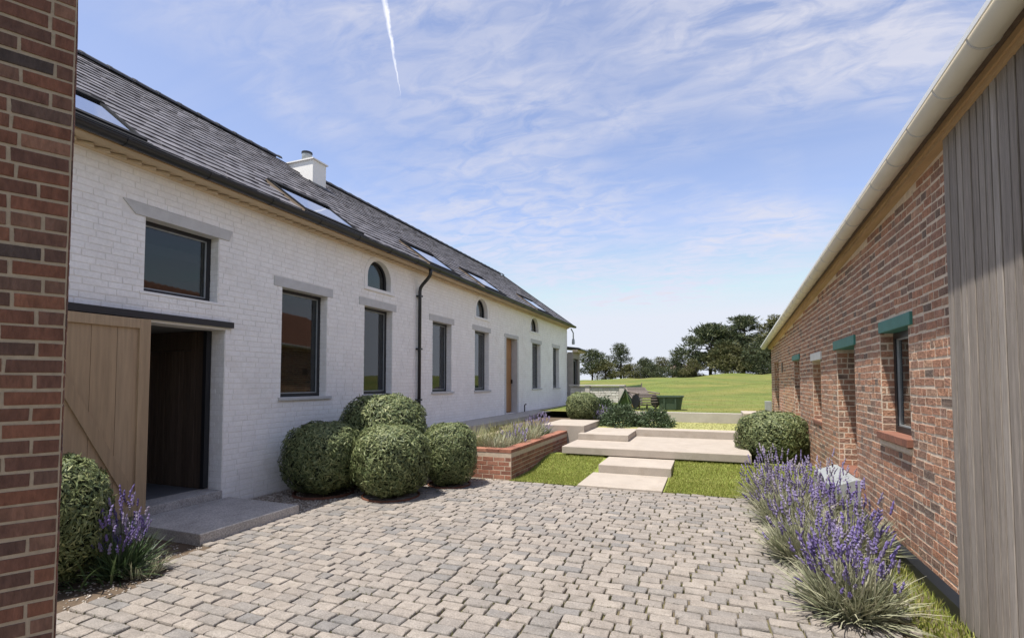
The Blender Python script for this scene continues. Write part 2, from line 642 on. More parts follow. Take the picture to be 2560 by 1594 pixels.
mat('cream_gutter', [(.66, .60, .50)], .55, (3, .07), stain=((.42, .36, .28), 2.2, .35, .58))
mat('white_metal', [(.80, .80, .78)], .4, None)
mat('grey_metal', [(.36, .38, .38)], .5, (8, .15), metal=.3)
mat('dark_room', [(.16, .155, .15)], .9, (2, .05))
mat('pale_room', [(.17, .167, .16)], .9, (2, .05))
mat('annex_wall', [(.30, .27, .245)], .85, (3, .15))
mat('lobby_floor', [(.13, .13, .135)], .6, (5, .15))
mat('box_leaf', [(.055, .078, .030), (.12, .155, .060), (.225, .25, .105), (.085, .115, .042), (.32, .335, .15)], .55, None, spec=.4, subsurf=.15)
mat('box_core', [(.020, .026, .011)], .9, (30, .3))  # near black, puts the shade between the leaves into the colour
mat('shrub_leaf', [(.050, .080, .038), (.080, .115, .055), (.105, .14, .075)], .6, None, subsurf=.15)
mat('lav_leaf', [(.26, .27, .18), (.37, .365, .25), (.19, .215, .125), (.46, .43, .31), (.28, .295, .165)], .7, None, subsurf=.2)
mat('lav_flower', [(.21, .17, .33), (.28, .235, .41), (.16, .125, .26), (.36, .31, .45), (.33, .29, .31), (.24, .20, .36)], .75, None, subsurf=.2)
mat('lav_flower_deep', [(.15, .11, .29), (.20, .155, .37), (.125, .09, .235), (.28, .23, .42), (.28, .245, .31), (.17, .125, .32)], .75, None, subsurf=.2)
mat('lav_flower_pale', [(.27, .23, .38), (.35, .30, .46), (.22, .185, .31)], .75, None, subsurf=.2)
mat('strap_leaf', [(.035, .065, .025), (.06, .10, .04), (.10, .14, .06)], .5, None, subsurf=.2)
mat('tall_grass', [(.22, .23, .09), (.30, .28, .13), (.16, .19, .065), (.36, .31, .17)], .7, None, subsurf=.25)
mat('grass_blade', [(.185, .235, .042), (.235, .27, .052), (.295, .305, .072), (.37, .34, .12)], .7, None, subsurf=.25)
mat('lawn', [(.19, .225, .045)], .95, (1.6, .22), fine=(60, .3), stain=((.30, .29, .11), 1.1, .6, .50), bump=(70, .02))
mat('upper_lawn', [(.36, .36, .13)], .95, (1.2, .15), fine=(60, .2), stain=((.45, .42, .20), .8, .6, .45), bump=(70, .02))
mat('field', [(.11, .142, .026)], .95, (.25, .30), (1, 2.8, 1), fine=(3.2, .26), stain=((.215, .185, .05), .16, .8, .44), bump=(5, .10))
mat('ground', [(.10, .115, .045)], .95, (.8, .25))
mat('pine_leaf', [(.038, .056, .030), (.058, .078, .038), (.088, .102, .048), (.125, .13, .06)], .65, None, subsurf=.12)
mat('olive_leaf', [(.075, .082, .032), (.115, .115, .045), (.16, .15, .065)], .65, None, subsurf=.12)
mat('bark', [(.075, .055, .042)], .9, (8, .3), bump=(20, .03))
mat('plum_pale', [(.5, .44, .4)], .8, (3, .1))
mat('cottage_roof', [(.42, .30, .26)], .8, (3, .1))
mat('slat_wood', [(.17, .14, .12), (.22, .185, .16), (.135, .112, .098)], .65, (6, .2), (4, 4, 4))
mat('green_canvas', [(.055, .090, .050), (.065, .105, .058)], .8, (12, .12))
mat('green_tub', [(.070, .105, .070)], .6, (5, .12))
mat('pod_lining', [(.13, .19, .07)], .8, (8, .15))
mat('yellow_trim', [(.55, .34, .07)], .6, (5, .1))
mat('whitewash', [(.60, .565, .53), (.68, .64, .60), (.52, .485, .45)], .9, (10, .15), bump=(40, .01))
mat('wall_cap', [(.50, .46, .425)], .85, (5, .15))
glass('window_glass', (.48, .50, .51), .05, 3.8)
glass('dark_glass', (.3, .3, .31), .04, 3.0, .35)
glass('sky_glass', (.30, .34, .38), .42, 2.0)


# ================================================================== THE SETTING
# base ground, one sheet to the horizon
g = MB().add([(-4000, -4000, -.12), (4000, -4000, -.12), (4000, 6000, -.12), (-4000, 6000, -.12)], [(0, 1, 2, 3)]).build('ground', 'ground')
tag(g, 'flat grassy ground around the two buildings', kind='structure')

# cobbled courtyard -------------------------------------------------
XL, XR = -4.62, 1.55
YN, YF = -1.2, 7.62
court = MB().add([(-5.2, -3, -.018), (1.75, -3, -.018), (1.75, YF + .02, -.018), (-5.2, YF + .02, -.018)], [(0, 1, 2, 3)]).build('cobbled_courtyard', 'joint')
tag(court, 'courtyard paved with weathered grey and buff stone setts', kind='structure')


def unit_sett(seed):
    r = random.Random(seed)
    rings = []
    for z, inset in ((0, .0), (.72, .0), (.92, .035), (1.0, .10)):
        ring = []
        for (sx, sy) in ((-1, -1), (0, -1), (1, -1), (1, 0), (1, 1), (0, 1), (-1, 1), (-1, 0)):
            cx = .86 if sx and sy else 1.0
            x = sx * (.5 - inset * .45) * (.985 if sx and sy else 1)
            y = sy * (.5 - inset * .75) * (.975 if sx and sy else 1)
            ring.append([x, y, z])
        rings.append(ring)
    for k in range(8):
        dx, dy = r.uniform(-.024, .024), r.uniform(-.04, .04)
        for ring in rings:
            ring[k][0] += dx
            ring[k][1] += dy
    for k in range(8):
        rings[3][k][2] += r.uniform(-.06, .05)
    v = [p for ring in rings for p in ring]
    cz = 1.03 + r.uniform(-.03, .04)
    v.append([0, 0, cz])
    v.append([0, 0, cz])
    f = []
    for q in range(3):
        for i in range(8):
            j = (i + 1) % 8
            f.append((q * 8 + i, q * 8 + j, q * 8 + 8 + j, q * 8 + 8 + i))
    for i in range(0, 8, 2):
        f.append((24 + i, 24 + i + 1, 24 + (i + 2) % 8, 32))
    v = np.array(v[:33])
    return v, np.array(f)


def lay_setts():
    pl = []
    y = YN
    row = 0
    while y < YF - .06:
        rh = random.uniform(.105, .116)
        if y + rh > YF:
            rh = YF - y
        x = XL - random.uniform(0, .15)
        # the left edge follows the planting strip by the house
        if y < 2.9:
            x = -4.15 - random.uniform(0, .12)
        elif y < 3.5:
            x = -4.45 - random.uniform(0, .12)
        elif y > 6.2:
            x = XL + (y - 6.2) * .95
        xr = XR if y > 3.9 else XR + .1
        while x < xr:
            w = random.choice((.155, .17, .18, .185, .19, .20, .215))
            if random.random() < .04:
                w = .11
            m = np.eye(4)
            a = random.gauss(0, .012)
            ca, sa = math.cos(a), math.sin(a)
            sx, sy, sz = w - random.uniform(.006, .014), rh - random.uniform(.005, .011), .05
            tx, ty = random.gauss(0, .011), random.gauss(0, .013)
            m[:3, 0] = (ca * sx, sa * sx, tx * sx)
            m[:3, 1] = (-sa * sy, ca * sy, ty * sy)
            m[:3, 2] = (-tx * sz, -ty * sz, sz)
            wav = .010 * math.sin(x * 1.3 + 1) + .005 * math.sin(x * 3.1 + y * .4)
            m[:3, 3] = (x + w / 2, y + rh / 2 + wav, -.045 + random.gauss(0, .003))
            # leave the lavender bed and the flagstones by the barn free
            skip = (x + w > 1.02 and y < 3.72) or (x + w / 2 > 1.22 + .05 * math.sin(y * 3))
            if not skip:
                pl.append((random.randrange(10), m))
            x += w
        y += rh
        row += 1
    J = []
    for _, m in pl:
        c = m[:3, 3]
        dens = .45 + .4 * math.sin(c[0] * 1.7 + 1.2) * math.sin(c[1] * 1.3 + .4) + (.5 if c[0] > .2 else 0)
        for _k in range(5):
            if random.random() < dens:
                if random.random() < .5:
                    J.append((c[0] + np.linalg.norm(m[:3, 0]) / 2 + .006 + random.uniform(-.004, .004), c[1] + random.uniform(-.05, .05)))
                else:
                    J.append((c[0] + random.uniform(-.09, .09), c[1] + np.linalg.norm(m[:3, 1]) / 2 + .005 + random.uniform(-.004, .004)))
    J = np.repeat(np.array(J), 4, axis=0) + rng.normal(size=(len(J) * 4, 2)) * .006
    nj = len(J)
    a = rng.uniform(0, 6.28, nj)
    hh, w_, b_ = rng.uniform(.018, .034, nj), rng.uniform(.003, .007, nj), rng.uniform(0, 6.28, nj)
    z0 = np.full(nj, -.018)
    V = np.stack([np.stack([J[:, 0] - np.cos(a) * w_, J[:, 1] - np.sin(a) * w_, z0], 1), np.stack([J[:, 0] + np.cos(a) * w_, J[:, 1] + np.sin(a) * w_, z0], 1),
                  np.stack([J[:, 0] + np.cos(b_) * hh * .4, J[:, 1] + np.sin(b_) * hh * .4, z0 + hh], 1)], 1)
    link('moss', raw_mesh('moss', V.reshape(-1, 3), np.arange(nj * 3).reshape(-1, 3)), 'moss', court)['kind'] = 'stuff'
    C = np.array([p[1][:3, 3] for p in pl])
    px, py, pz = view(C)
    ok = (pz > .5) & (px > 130) & (px < 2560) & (py > 0) & (py < 1594)
    sc = np.where(ok, 1 / np.maximum(pz, .1), 0)
    scatter_pieces('sett', 'setts', court, [unit_sett(i) for i in range(10)], pl, 'sett', sc, 300, False)


lay_setts()

# flagstones at the foot of the barn
for k, (x0, x1, y0, y1) in enumerate(((1.04, 1.46, 3.22, 3.70), (1.03, 1.47, 2.70, 3.20))):
    o = MB().hexa([(x0 + .02, y0, -.03), (x1, y0 + .01, -.03), (x1 - .01, y1, -.03), (x0, y1 - .02, -.03), (x0 + .02, y0, .012), (x1, y0 + .01, .014), (x1 - .01, y1, .012), (x0, y1 - .02, .010)]).build('flagstone', 'sett', None, bevel=.008)
    tag(o, ('pale flat flagstone at the foot of the front lavender, beside the grey cladding', 'pale flagstone nearer the camera, one stone before the lavender')[k], 'flagstone', 'flagstones by the timber cladding')

# gravel strip along the white house
gr = MB().add([(-5.9, 4.7, -.010), (-4.2, 4.7, -.010), (-4.2, 6.2, -.010), (-2.9, 7.66, -.010), (-2.9, 9.6, -.010), (-5.9, 9.6, -.010)], [(0, 1, 2, 3, 4, 5)]).build('gravel_strip', 'gravel_base')
tag(gr, 'gravel planting strip along the foot of the white house', kind='structure')
gr2 = MB().add([(-6.0, 1.0, -.011), (-4.2, 1.0, -.011), (-4.2, 3.3, -.011), (-4.6, 3.6, -.011), (-6.0, 3.6, -.011)], [(0, 1, 2, 3, 4)]).build('planting_bed', 'soil')
tag(gr2, 'dark soil bed beside the brick pier', kind='structure')


def pebbles(name, region, n, parent, rmin=.008, rmax=.02):
    base = np.array([(1, 0, 0), (-1, 0, 0), (0, 1, 0), (0, -1, 0), (0, 0, 1), (0, 0, -1)], float)
    fs = np.array([(0, 2, 4), (2, 1, 4), (1, 3, 4), (3, 0, 4), (2, 0, 5), (1, 2, 5), (3, 1, 5), (0, 3, 5)])
    P = []
    while len(P) < n:
        x, y = random.uniform(region[0], region[1]), random.uniform(region[2], region[3])
        if region[4](x, y):
            P.append((x, y))
    P = np.array(P)
    r = rng.uniform(rmin, rmax, n)
    V = base[None] * r[:, None, None] * rng.uniform(.7, 1.3, (n, 6, 1))
    V[:, :, 2] *= .6
    a = rng.uniform(0, 6.28, n)
    x = V[:, :, 0] * np.cos(a)[:, None] - V[:, :, 1] * np.sin(a)[:, None]
    y = V[:, :, 0] * np.sin(a)[:, None] + V[:, :, 1] * np.cos(a)[:, None]
    V[:, :, 0], V[:, :, 1] = x + P[:, :1], y + P[:, 1:]
    V[:, :, 2] += -.008
    me = raw_mesh(name, V.reshape(-1, 3), (fs[None] + (np.arange(n) * 6)[:, None, None]).reshape(-1, 3))
    o = link(name, me, 'pebble', parent, True)
    o['kind'] = 'stuff'


pebbles('pebbles', (-5.88, -3.0, 4.7, 7.7, lambda x, y: (y < 6.2 and x < -4.55) or (y >= 6.2 and x < -4.6 + (y - 6.2) * .95 + .06)), 5200, gr)
pebbles('pebbles', (-5.9, -4.15, 1.5, 3.5, lambda x, y: True), 1500, gr2, .006, .015)

# ------------------------------------------------------------------ lawns, field
def lawn_z(y):
    return .14 * np.clip((np.asarray(y, float) - 8.55) / 1.1, 0, 1)


mb = MB()
ly = [7.66, 8.1, 8.55, 8.85, 9.2, 9.65, 10.1]
mb.strip([[(-3.05, y, float(lawn_z(y))) for y in ly], [(1.75, y, float(lawn_z(y))) for y in ly]], False)
lawn = mb.build('lawn', 'lawn')
tag(lawn, 'small green lawn between the setts and the concrete platform', kind='structure')


def blades(name, x0, x1, y0, y1, n, h, w, zf, matk, parent, avoid=lambda x, y: np.zeros(len(x), bool), lean=.5):
    x, y = rng.uniform(x0, x1, n), rng.uniform(y0, y1, n)
    k = ~avoid(x, y)
    x, y = x[k], y[k]
    n = len(x)
    a = rng.uniform(0, 6.28, n)
    hh = h * rng.uniform(.5, 1.2, n)
    ww = w * rng.uniform(.7, 1.3, n)
    z = zf(x, y)
    dx, dy = np.cos(a) * ww, np.sin(a) * ww
    b = rng.uniform(0, 6.28, n)
    le = rng.uniform(0, lean, n) * hh
    V = np.stack([np.stack([x - dx, y - dy, z], 1), np.stack([x + dx, y + dy, z], 1), np.stack([x + np.cos(b) * le, y + np.sin(b) * le, z + hh], 1)], 1)
    me = raw_mesh(name, V.reshape(-1, 3), np.arange(n * 3).reshape(-1, 3))
    o = link(name, me, matk, parent)
    o['kind'] = 'stuff'
    return o


blades('grass_blades', -3.0, 1.7, 7.59, 9.85, 60000, .036, .004, lambda x, y: lawn_z(y), 'grass_blade', lawn,
       lambda x, y: (x > -1.875) & (x < -.60) & (y > 7.55), .8)

UZ = .47
ul = MB().box(-2.7, 1.9, 12.6, 15.0, .1, UZ).build('upper_lawn', 'upper_lawn')
tag(ul, 'sunlit yellowish grass terrace above the concrete steps', kind='structure')
blades('grass_blades', -2.6, 1.7, 12.85, 14.9, 9000, .02, .004, lambda x, y: 0 * x + UZ, 'tall_grass', ul)
bed = MB().box(-4.98, -2.72, 11.3, 15.0, -.05, .5).build('soil_terrace', 'soil')
tag(bed, 'raised soil terrace with shrubs between house terrace and steps', kind='structure')


def field_z(x, y):
    t = np.clip((y - 15) / 48, 0, 1)
    crest = 2.25 + .75 * np.clip((x + 2) / 14, -1, .15)
    s = t * t * (3 - 2 * t)
    z = .70 + (crest - .70) * s
    z = z + .16 * np.sin(x * .35 + y * .21) * np.clip((y - 18) / 14, 0, 1) + .10 * np.sin(x * .8 - y * .42) * np.clip((y - 18) / 14, 0, 1)
    z = z - np.clip((y - 66) / 60, 0, 3) * 2.5
    return z


def make_field():
    xs = np.unique(np.concatenate([np.linspace(-140, -5, 46), np.linspace(-5, 12, 52), np.linspace(12, 150, 46)]))
    ys = np.unique(np.concatenate([np.linspace(15.0, 40, 60), np.linspace(40, 70, 40), np.linspace(70, 200, 30)]))
    X, Y = np.meshgrid(xs, ys)
    Z = field_z(X, Y)
    V = np.stack([X, Y, Z], 2).reshape(-1, 3)
    nx = len(xs)
    F = []
    for j in range(len(ys) - 1):
        for i in range(nx - 1):
            xc, yc = (xs[i] + xs[i + 1]) / 2, (ys[j] + ys[j + 1]) / 2
            if (xc < -5 and yc < 30) or (xc > 1.9 and yc < 17.0):
                continue
            F.append((j * nx + i, j * nx + i + 1, (j + 1) * nx + i + 1, (j + 1) * nx + i))
    o = link('field', raw_mesh('field', V, F), 'field', None, True)
    tag(o, 'green grass field rising to a low crest behind the garden', kind='structure')
    blades('grass_tufts', -6, 6, 15.2, 40, 14000, .05, .008, lambda x, y: field_z(x, y) - .01, 'grass_blade', o,
           lambda x, y: ((x < -5) & (y < 30)) | ((x > 1.7) & (y < 18)), .9)


make_field()

# ================================================================== WHITE HOUSE
HW = -5.88
HS0, HS1 = 0.9, 21.9
house = thing('farmhouse', (HW, 11.4, 0), 'long white painted brick farmhouse with grey slate roof and skylights', 'house')
PH = frame((HW, 0), (0, 1), (1, 0))
WZ0, WZ1 = 1.37, 3.02
WINS = [(5.65, 6.60), (7.57, 8.45), (10.03, 10.95), (12.28, 13.22), (17.07, 18.05), (19.67, 20.58)]
ARCH = [(7.64, 8.37, 3.38, 3.93), (12.34, 13.11, 3.40, 3.93), (16.88, 17.78, 3.43, 3.95)]
UPWIN = (3.69, 4.60, 2.62, 3.47)
ENT = (2.1, 4.72, 0.0, 2.28)
BDOOR = (14.52, 15.52, .60, 3.02)
ARIM = .085


def arch_pts(s0, s1, z0, zt, grow, n=14):
    """outline from lower left over the top to lower right"""
    c, r = (s0 + s1) / 2, (s1 - s0) / 2 + grow
    zs = zt + grow - r * .92
    zs = max(zs, z0 + .02)
    hr = zt + grow - zs
    pts = [(c - r, z0 - (grow * .4 if grow else 0))]
    for i in range(n + 1):
        a = math.pi * (1 - i / n)
        pts.append((c + r * math.cos(a), zs + hr * math.sin(a)))
    pts.append((c + r, z0 - (grow * .4 if grow else 0)))
    return pts


def arch_cut(A):
    pts = arch_pts(*A, ARIM)

    def f(z):
        if z < pts[0][1] or z > max(p[1] for p in pts):
            return None
        left = [p for p in pts[:len(pts) // 2 + 1]]
        for (a, b) in zip(left, left[1:]):
            if a[1] <= z <= b[1]:
                t = (z - a[1]) / max(b[1] - a[1], 1e-6)
                s = a[0] + t * (b[0] - a[0])
                return (s, A[0] + A[1] - s)
        return None
    return f


rect_open = [UPWIN, ENT, BDOOR] + [(a, b, WZ0, WZ1) for a, b in WINS]
arch_rect = [(a - ARIM, b + ARIM, z0 - ARIM * .4, zt + ARIM + .01) for a, b, z0, zt in ARCH]
LINT = [(a - .16, b + .12, WZ1, WZ1 + .135) for a, b in WINS] + [(3.44, 4.79, 3.47, 3.60), (14.40, 15.64, 3.02, 3.12), (2.1, 4.80, 2.28, 2.385)]

mb = MB()
core_wall(mb, PH, HS0, HS1, -.05, 4.06, rect_open + arch_rect, -.32, -.0015)
mb.box(HW - 6.4, HW - 6.1, HS0, HS1, -.05, 4.06)                     # rear wall
for y0, y1 in ((HS0, HS0 + .3), (HS1 - .3, HS1)):                    # gables
    a = [(HW - 6.1, y0, -.05), (HW - .32, y0, -.05), (HW - .32, y0, 4.0), (-9.1, y0, 6.45), (HW - 6.1, y0, 4.0)]
    mb.prism(a, [(p[0], y1, p[2]) for p in a])
for a in ARCH:                                                       # spandrels round the arches
    pts = arch_pts(*a, ARIM)
    top = a[3] + ARIM + .01
    for p, q in zip(pts[1:-1], pts[2:-1]):
        mb.hexa([PH(p[0], -.3, p[1]), PH(q[0], -.3, q[1]), PH(q[0], -.0015, q[1]), PH(p[0], -.0015, p[1]),
                 PH(p[0], -.3, top), PH(q[0], -.3, top), PH(q[0], -.0015, top), PH(p[0], -.0015, top)])
wall = mb.build('wall', 'white_mortar', house)

ops = rect_open + LINT + [arch_cut(a) for a in ARCH]
pl = lay_bricks(PH, HS0, HS1, 0.0, 3.99, ops, .072, .222, .009, .0046, 6, jitter=.25)
# far jambs of the openings are brick too
for (s0, s1, z0, z1), dep in [((a, b, WZ0, WZ1), .15) for a, b in WINS] + [(ENT, .24), (UPWIN, .15)]:
    PJ = frame((HW, s1 - .0), (-1, 0), (0, -1))
    pl += lay_bricks(PJ, 0.0, dep, z0 + .005, z1 - .01, [], .072, .15, .006, .004, 6, jitter=.05)
V6 = [unit_brick('b', .008, .025, seed=i, wob=.02) for i in range(6)]


def house_hide(x, y, C):
    h = pier_hides(x, y)
    h |= (C[:, 1] < 3.66) & (C[:, 2] < 2.36)
    h |= (x > 700) & (x < 1190) & (y > 1010)
    return h


scatter_pieces('brick', 'brickwork', wall, V6, pl, 'white_brick', brick_scores(pl, house_hide), 300)

# lintels and sills
for i, (a, b) in enumerate(WINS):
    fbox(MB(), PH, a - .16, b + .12, -.15, .014, WZ1 - .006, WZ1 + .135).build('lintel', 'lintel_stone', house, bevel=.006)
mb = MB()
za, zb = 3.463, 3.60
ring = [(3.575, za), (4.745, za), (4.79, zb), (3.44, zb)]
mb.prism([PH(s, -.15, z) for s, z in ring], [PH(s, .014, z) for s, z in ring]).build('lintel', 'lintel_stone', house, bevel=.006)


def window(P, parent, s0, s1, z0, z1, dep, bar=.055, mull=None, glassmat='window_glass', framemat='black_frame', sill=True, sillmat='lintel_stone', sill_h=.045, sill_out=.04):
    mb = MB()
    d0, d1 = -dep - .06, -dep
    fbox(mb, P, s0, s0 + bar, d0, d1, z0, z1)
    fbox(mb, P, s1 - bar, s1, d0, d1, z0, z1)
    fbox(mb, P, s0 + bar, s1 - bar, d0, d1, z0, z0 + bar)
    fbox(mb, P, s0 + bar, s1 - bar, d0, d1, z1 - bar, z1)
    if mull:
        fbox(mb, P, mull - .025, mull + .025, d0, d1, z0 + bar, z1 - bar)
    w = mb.build('window', framemat, parent)
    # a slimmer inner bead
    mb = MB()
    e = bar + .014
    fbox(mb, P, s0 + bar, s0 + e, d0 + .01, d1 - .012, z0 + bar, z1 - bar)
    fbox(mb, P, s1 - e, s1 - bar, d0 + .01, d1 - .012, z0 + bar, z1 - bar)
    fbox(mb, P, s0 + e, s1 - e, d0 + .01, d1 - .012, z0 + bar, z0 + e)
    fbox(mb, P, s0 + e, s1 - e, d0 + .01, d1 - .012, z1 - e, z1 - bar)
    mb.build('bead', 'grey_metal' if framemat == 'black_frame' else framemat, w)
    fbox(MB(), P, s0 + e, s1 - e, d0 + .025, d0 + .033, z0 + e, z1 - e).build('pane', glassmat, w)
    if sill:
        fbox(MB(), P, s0 - .05, s1 + .10, -dep - .02, sill_out, z0 - sill_h, z0 + .002).build('sill', sillmat, w, bevel=.005)
    return w


for a, b in WINS:
    window(PH, house, a, b, WZ0, WZ1, .14)
window(PH, house, UPWIN[0], UPWIN[1], UPWIN[2], UPWIN[3], .14, sill_out=.012, sill_h=.03, sillmat='white_plaster')

for A in ARCH:
    outer, inner = arch_pts(*A, ARIM), arch_pts(*A, 0)
    mb = MB()
    n = len(outer)
    rings = []
    for d in (-.12, .010):
        rings.append([PH(s, d, z) for s, z in outer])
        rings.append([PH(s, d, z) for s, z in inner])
    v = [p for r in rings for p in r]
    f = []
    for i in range(n - 1):
        f += [(2 * n + i, 2 * n + i + 1, 3 * n + i + 1, 3 * n + i), (i, n + i, n + i + 1, i + 1),
              (n + i, 3 * n + i, 3 * n + i + 1, n + i + 1), (i, i + 1, 2 * n + i + 1, 2 * n + i)]
    f += [(0, 2 * n, 3 * n, n), (n - 1, 2 * n - 1, 4 * n - 1, 3 * n - 1)]
    mb.add(v, f)
    w = mb.build('arched_window', 'white_plaster', house)
    fbox(MB(), PH, A[0] - .10, A[1] + .11, -.12, .03, A[2] - .06, A[2]).build('sill', 'white_plaster', w, bevel=.004)
    c, k = (A[0] + A[1]) / 2, (A[2] + A[3]) / 2
    inn2 = [(c + (s - c) * .84, A[2] + .03 + (z - A[2]) * .88) for s, z in inner]
    mb = MB()
    v = [PH(s, d, z) for d, pts in ((-.10, inner), (-.10, inn2), (-.14, inner), (-.14, inn2)) for s, z in pts]
    f = []
    for i in range(n):
        j = (i + 1) % n
        f += [(i, j, n + j, n + i), (n + i, n + j, 3 * n + j, 3 * n + i), (2 * n + i, 3 * n + i, 3 * n + j, 2 * n + j)]
    mb.add(v, f).build('frame', 'black_frame', w)
    MB().prism([PH(s, -.122, z) for s, z in inn2], [PH(s, -.130, z) for s, z in inn2]).build('pane', 'window_glass', w)

# brown door with stone surround
d = fbox(MB(), PH, BDOOR[0] + .02, BDOOR[1] - .02, -.26, -.20, BDOOR[2] + .02, BDOOR[3]).build('door', 'brown_door', house)
for k in range(4):
    a = BDOOR[0] + .05 + k * .225
    for z0, z1 in ((.66, 1.55), (1.58, 2.32), (2.35, 2.98)):
        fbox(MB(), PH, a, a + .215, -.20, -.185, z0, z1).build('board', 'brown_door', d)
fbox(MB(), PH, BDOOR[1] - .10, BDOOR[1] - .08, -.185, -.13, 1.55, 1.68).build('handle', 'black_metal', d)
mb = MB()
fbox(mb, PH, BDOOR[0] - .10, BDOOR[0] + .012, -.19, .016, BDOOR[2], 3.006)
fbox(mb, PH, BDOOR[1] - .012, BDOOR[1] + .10, -.19, .016, BDOOR[2], 3.006)
fbox(mb, PH, BDOOR[0] - .11, BDOOR[1] + .11, -.19, .018, 3.008, 3.125)
mb.build('door_surround', 'lintel_stone', house)

# entrance: steel lintel, sliding oak door, lobby
fbox(MB(), PH, 2.1, 4.81, -.24, .05, 2.31, 2.385).build('steel_lintel', 'black_metal', house)
fbox(MB(), PH, 2.1, 4.72, -.24, .0, 2.281, 2.309).build('lintel_packing', 'white_plaster', house)
fbox(MB(), PH, 4.645, 4.715, -.30, -.24, .22, 2.27).build('door_frame', 'black_metal', house)
fbox(MB(), PH, 2.1, 4.72, -.34, .02, -.02, .205).build('threshold', 'step_stone', house, bevel=.008)
sd = fbox(MB(), PH, 2.32, 3.70, .062, .092, .17, 2.29).build('sliding_door', 'door_oak', house)
for k in range(5):
    a = 2.42 + k * .24
    fbox(MB(), PH, a, a + .236, .092, .103, .27, 2.19).build('board', 'door_oak', sd)
fbox(MB(), PH, 3.585, 3.70, .0925, .128, .165, 2.292).build('stile', 'door_oak', sd, bevel=.003)
fbox(MB(), PH, 2.315, 2.43, .0925, .128, .165, 2.292).build('stile', 'door_oak', sd, bevel=.003)
fbox(MB(), PH, 2.43, 3.585, .0925, .1275, 2.185, 2.290).build('rail', 'door_oak', sd, bevel=.003)
fbox(MB(), PH, 2.43, 3.585, .0925, .1275, .167, .28).build('rail', 'door_oak', sd, bevel=.003)
bs_, be_ = (2.60, 2.19), (3.60, .30)
ln = math.hypot(be_[0] - bs_[0], be_[1] - bs_[1])
nx, nz_ = -(be_[1] - bs_[1]) / ln * .062, (be_[0] - bs_[0]) / ln * .062
rg = [(bs_[0] + nx, bs_[1] + nz_), (be_[0] + nx * .2, be_[1] + nz_ * 1.9), (be_[0] - nx, be_[1] - nz_), (bs_[0] - nx, bs_[1] - nz_)]
MB().prism([PH(s, .1035, z) for s, z in rg], [PH(s, .1265, z) for s, z in rg]).build('brace', 'door_oak', sd)
MB().prism([PH(2.1, .055, 2.30), PH(2.1, .13, 2.30), PH(2.1, .13, 2.375), PH(2.1, .055, 2.375)], [PH(3.72, .055, 2.30), PH(3.72, .13, 2.30), PH(3.72, .13, 2.375), PH(3.72, .055, 2.375)]).build('door_track', 'black_metal', house)

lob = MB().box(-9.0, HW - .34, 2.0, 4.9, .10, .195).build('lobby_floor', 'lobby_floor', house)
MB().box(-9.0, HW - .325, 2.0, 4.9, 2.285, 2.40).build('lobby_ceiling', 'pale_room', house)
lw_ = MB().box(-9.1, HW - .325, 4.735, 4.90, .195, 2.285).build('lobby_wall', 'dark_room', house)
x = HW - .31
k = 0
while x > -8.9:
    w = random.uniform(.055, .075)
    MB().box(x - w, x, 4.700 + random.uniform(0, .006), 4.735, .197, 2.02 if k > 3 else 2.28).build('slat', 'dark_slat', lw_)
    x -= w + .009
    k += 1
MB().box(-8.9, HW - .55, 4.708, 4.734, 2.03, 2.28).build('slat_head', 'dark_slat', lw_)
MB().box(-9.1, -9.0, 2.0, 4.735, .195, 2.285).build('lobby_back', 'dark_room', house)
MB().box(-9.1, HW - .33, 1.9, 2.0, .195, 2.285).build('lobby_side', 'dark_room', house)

# rooms behind the windows
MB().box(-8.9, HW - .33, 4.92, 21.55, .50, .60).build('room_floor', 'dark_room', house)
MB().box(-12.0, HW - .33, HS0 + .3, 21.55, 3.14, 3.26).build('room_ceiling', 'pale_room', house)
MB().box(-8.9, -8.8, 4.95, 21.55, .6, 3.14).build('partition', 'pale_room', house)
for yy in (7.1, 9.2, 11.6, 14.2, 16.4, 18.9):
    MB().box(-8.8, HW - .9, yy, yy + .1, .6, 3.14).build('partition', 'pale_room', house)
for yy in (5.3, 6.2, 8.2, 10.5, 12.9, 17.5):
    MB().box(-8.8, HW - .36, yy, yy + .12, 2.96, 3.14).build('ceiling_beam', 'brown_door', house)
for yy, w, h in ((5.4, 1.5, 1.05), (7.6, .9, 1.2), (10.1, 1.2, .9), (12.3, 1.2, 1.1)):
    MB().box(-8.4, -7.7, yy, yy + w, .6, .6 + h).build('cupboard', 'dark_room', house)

# eaves: layered oak cornice with tilted blocks, gutter
EZ = 4.03
mb = MB()
fprofile(mb, PH, [(-.02, 3.988), (.022, 3.988), (.030, 4.005), (.030, 4.03), (-.02, 4.03)], HS0, HS1 + .03)
mb.build('cornice', 'oak_trim', house)
mb = MB()
fprofile(mb, PH, [(-.02, 4.032), (.10, 4.040), (.235, 4.075), (.235, 4.10), (-.02, 4.10)], HS0, HS1 + .05)
mb.build('soffit', 'oak_trim', house)
MB().prism(*[[PH(s, d, z) for d, z in ((.236, 4.04), (.262, 4.04), (.262, 4.135), (.236, 4.135))] for s in (HS0, HS1 + .06)]).build('fascia', 'oak_fascia', house)
pl = []
s = 2.3
while s < HS1:
    m = np.eye(4)
    ca, sa = math.cos(.55), math.sin(.55)
    m[:3, 0] = (sa * .13, ca * .13, 0)
    m[:3, 1] = (ca * .055, -sa * .055, 0)
    m[:3, 2] = (0, 0, .026)
    m[:3, 3] = PH(s, .018, 4.016)
    m[:3, 0], m[:3, 1] = (-sa * .13, -ca * .13, 0), (ca * .055, -sa * .055, 0)
    pl.append((0, m))
    s += .155
scatter_pieces('cornice_block', 'cornice_blocks', house, [unit_brick('cb', .04, .06)], pl, 'oak_trim', brick_scores(pl), 300)


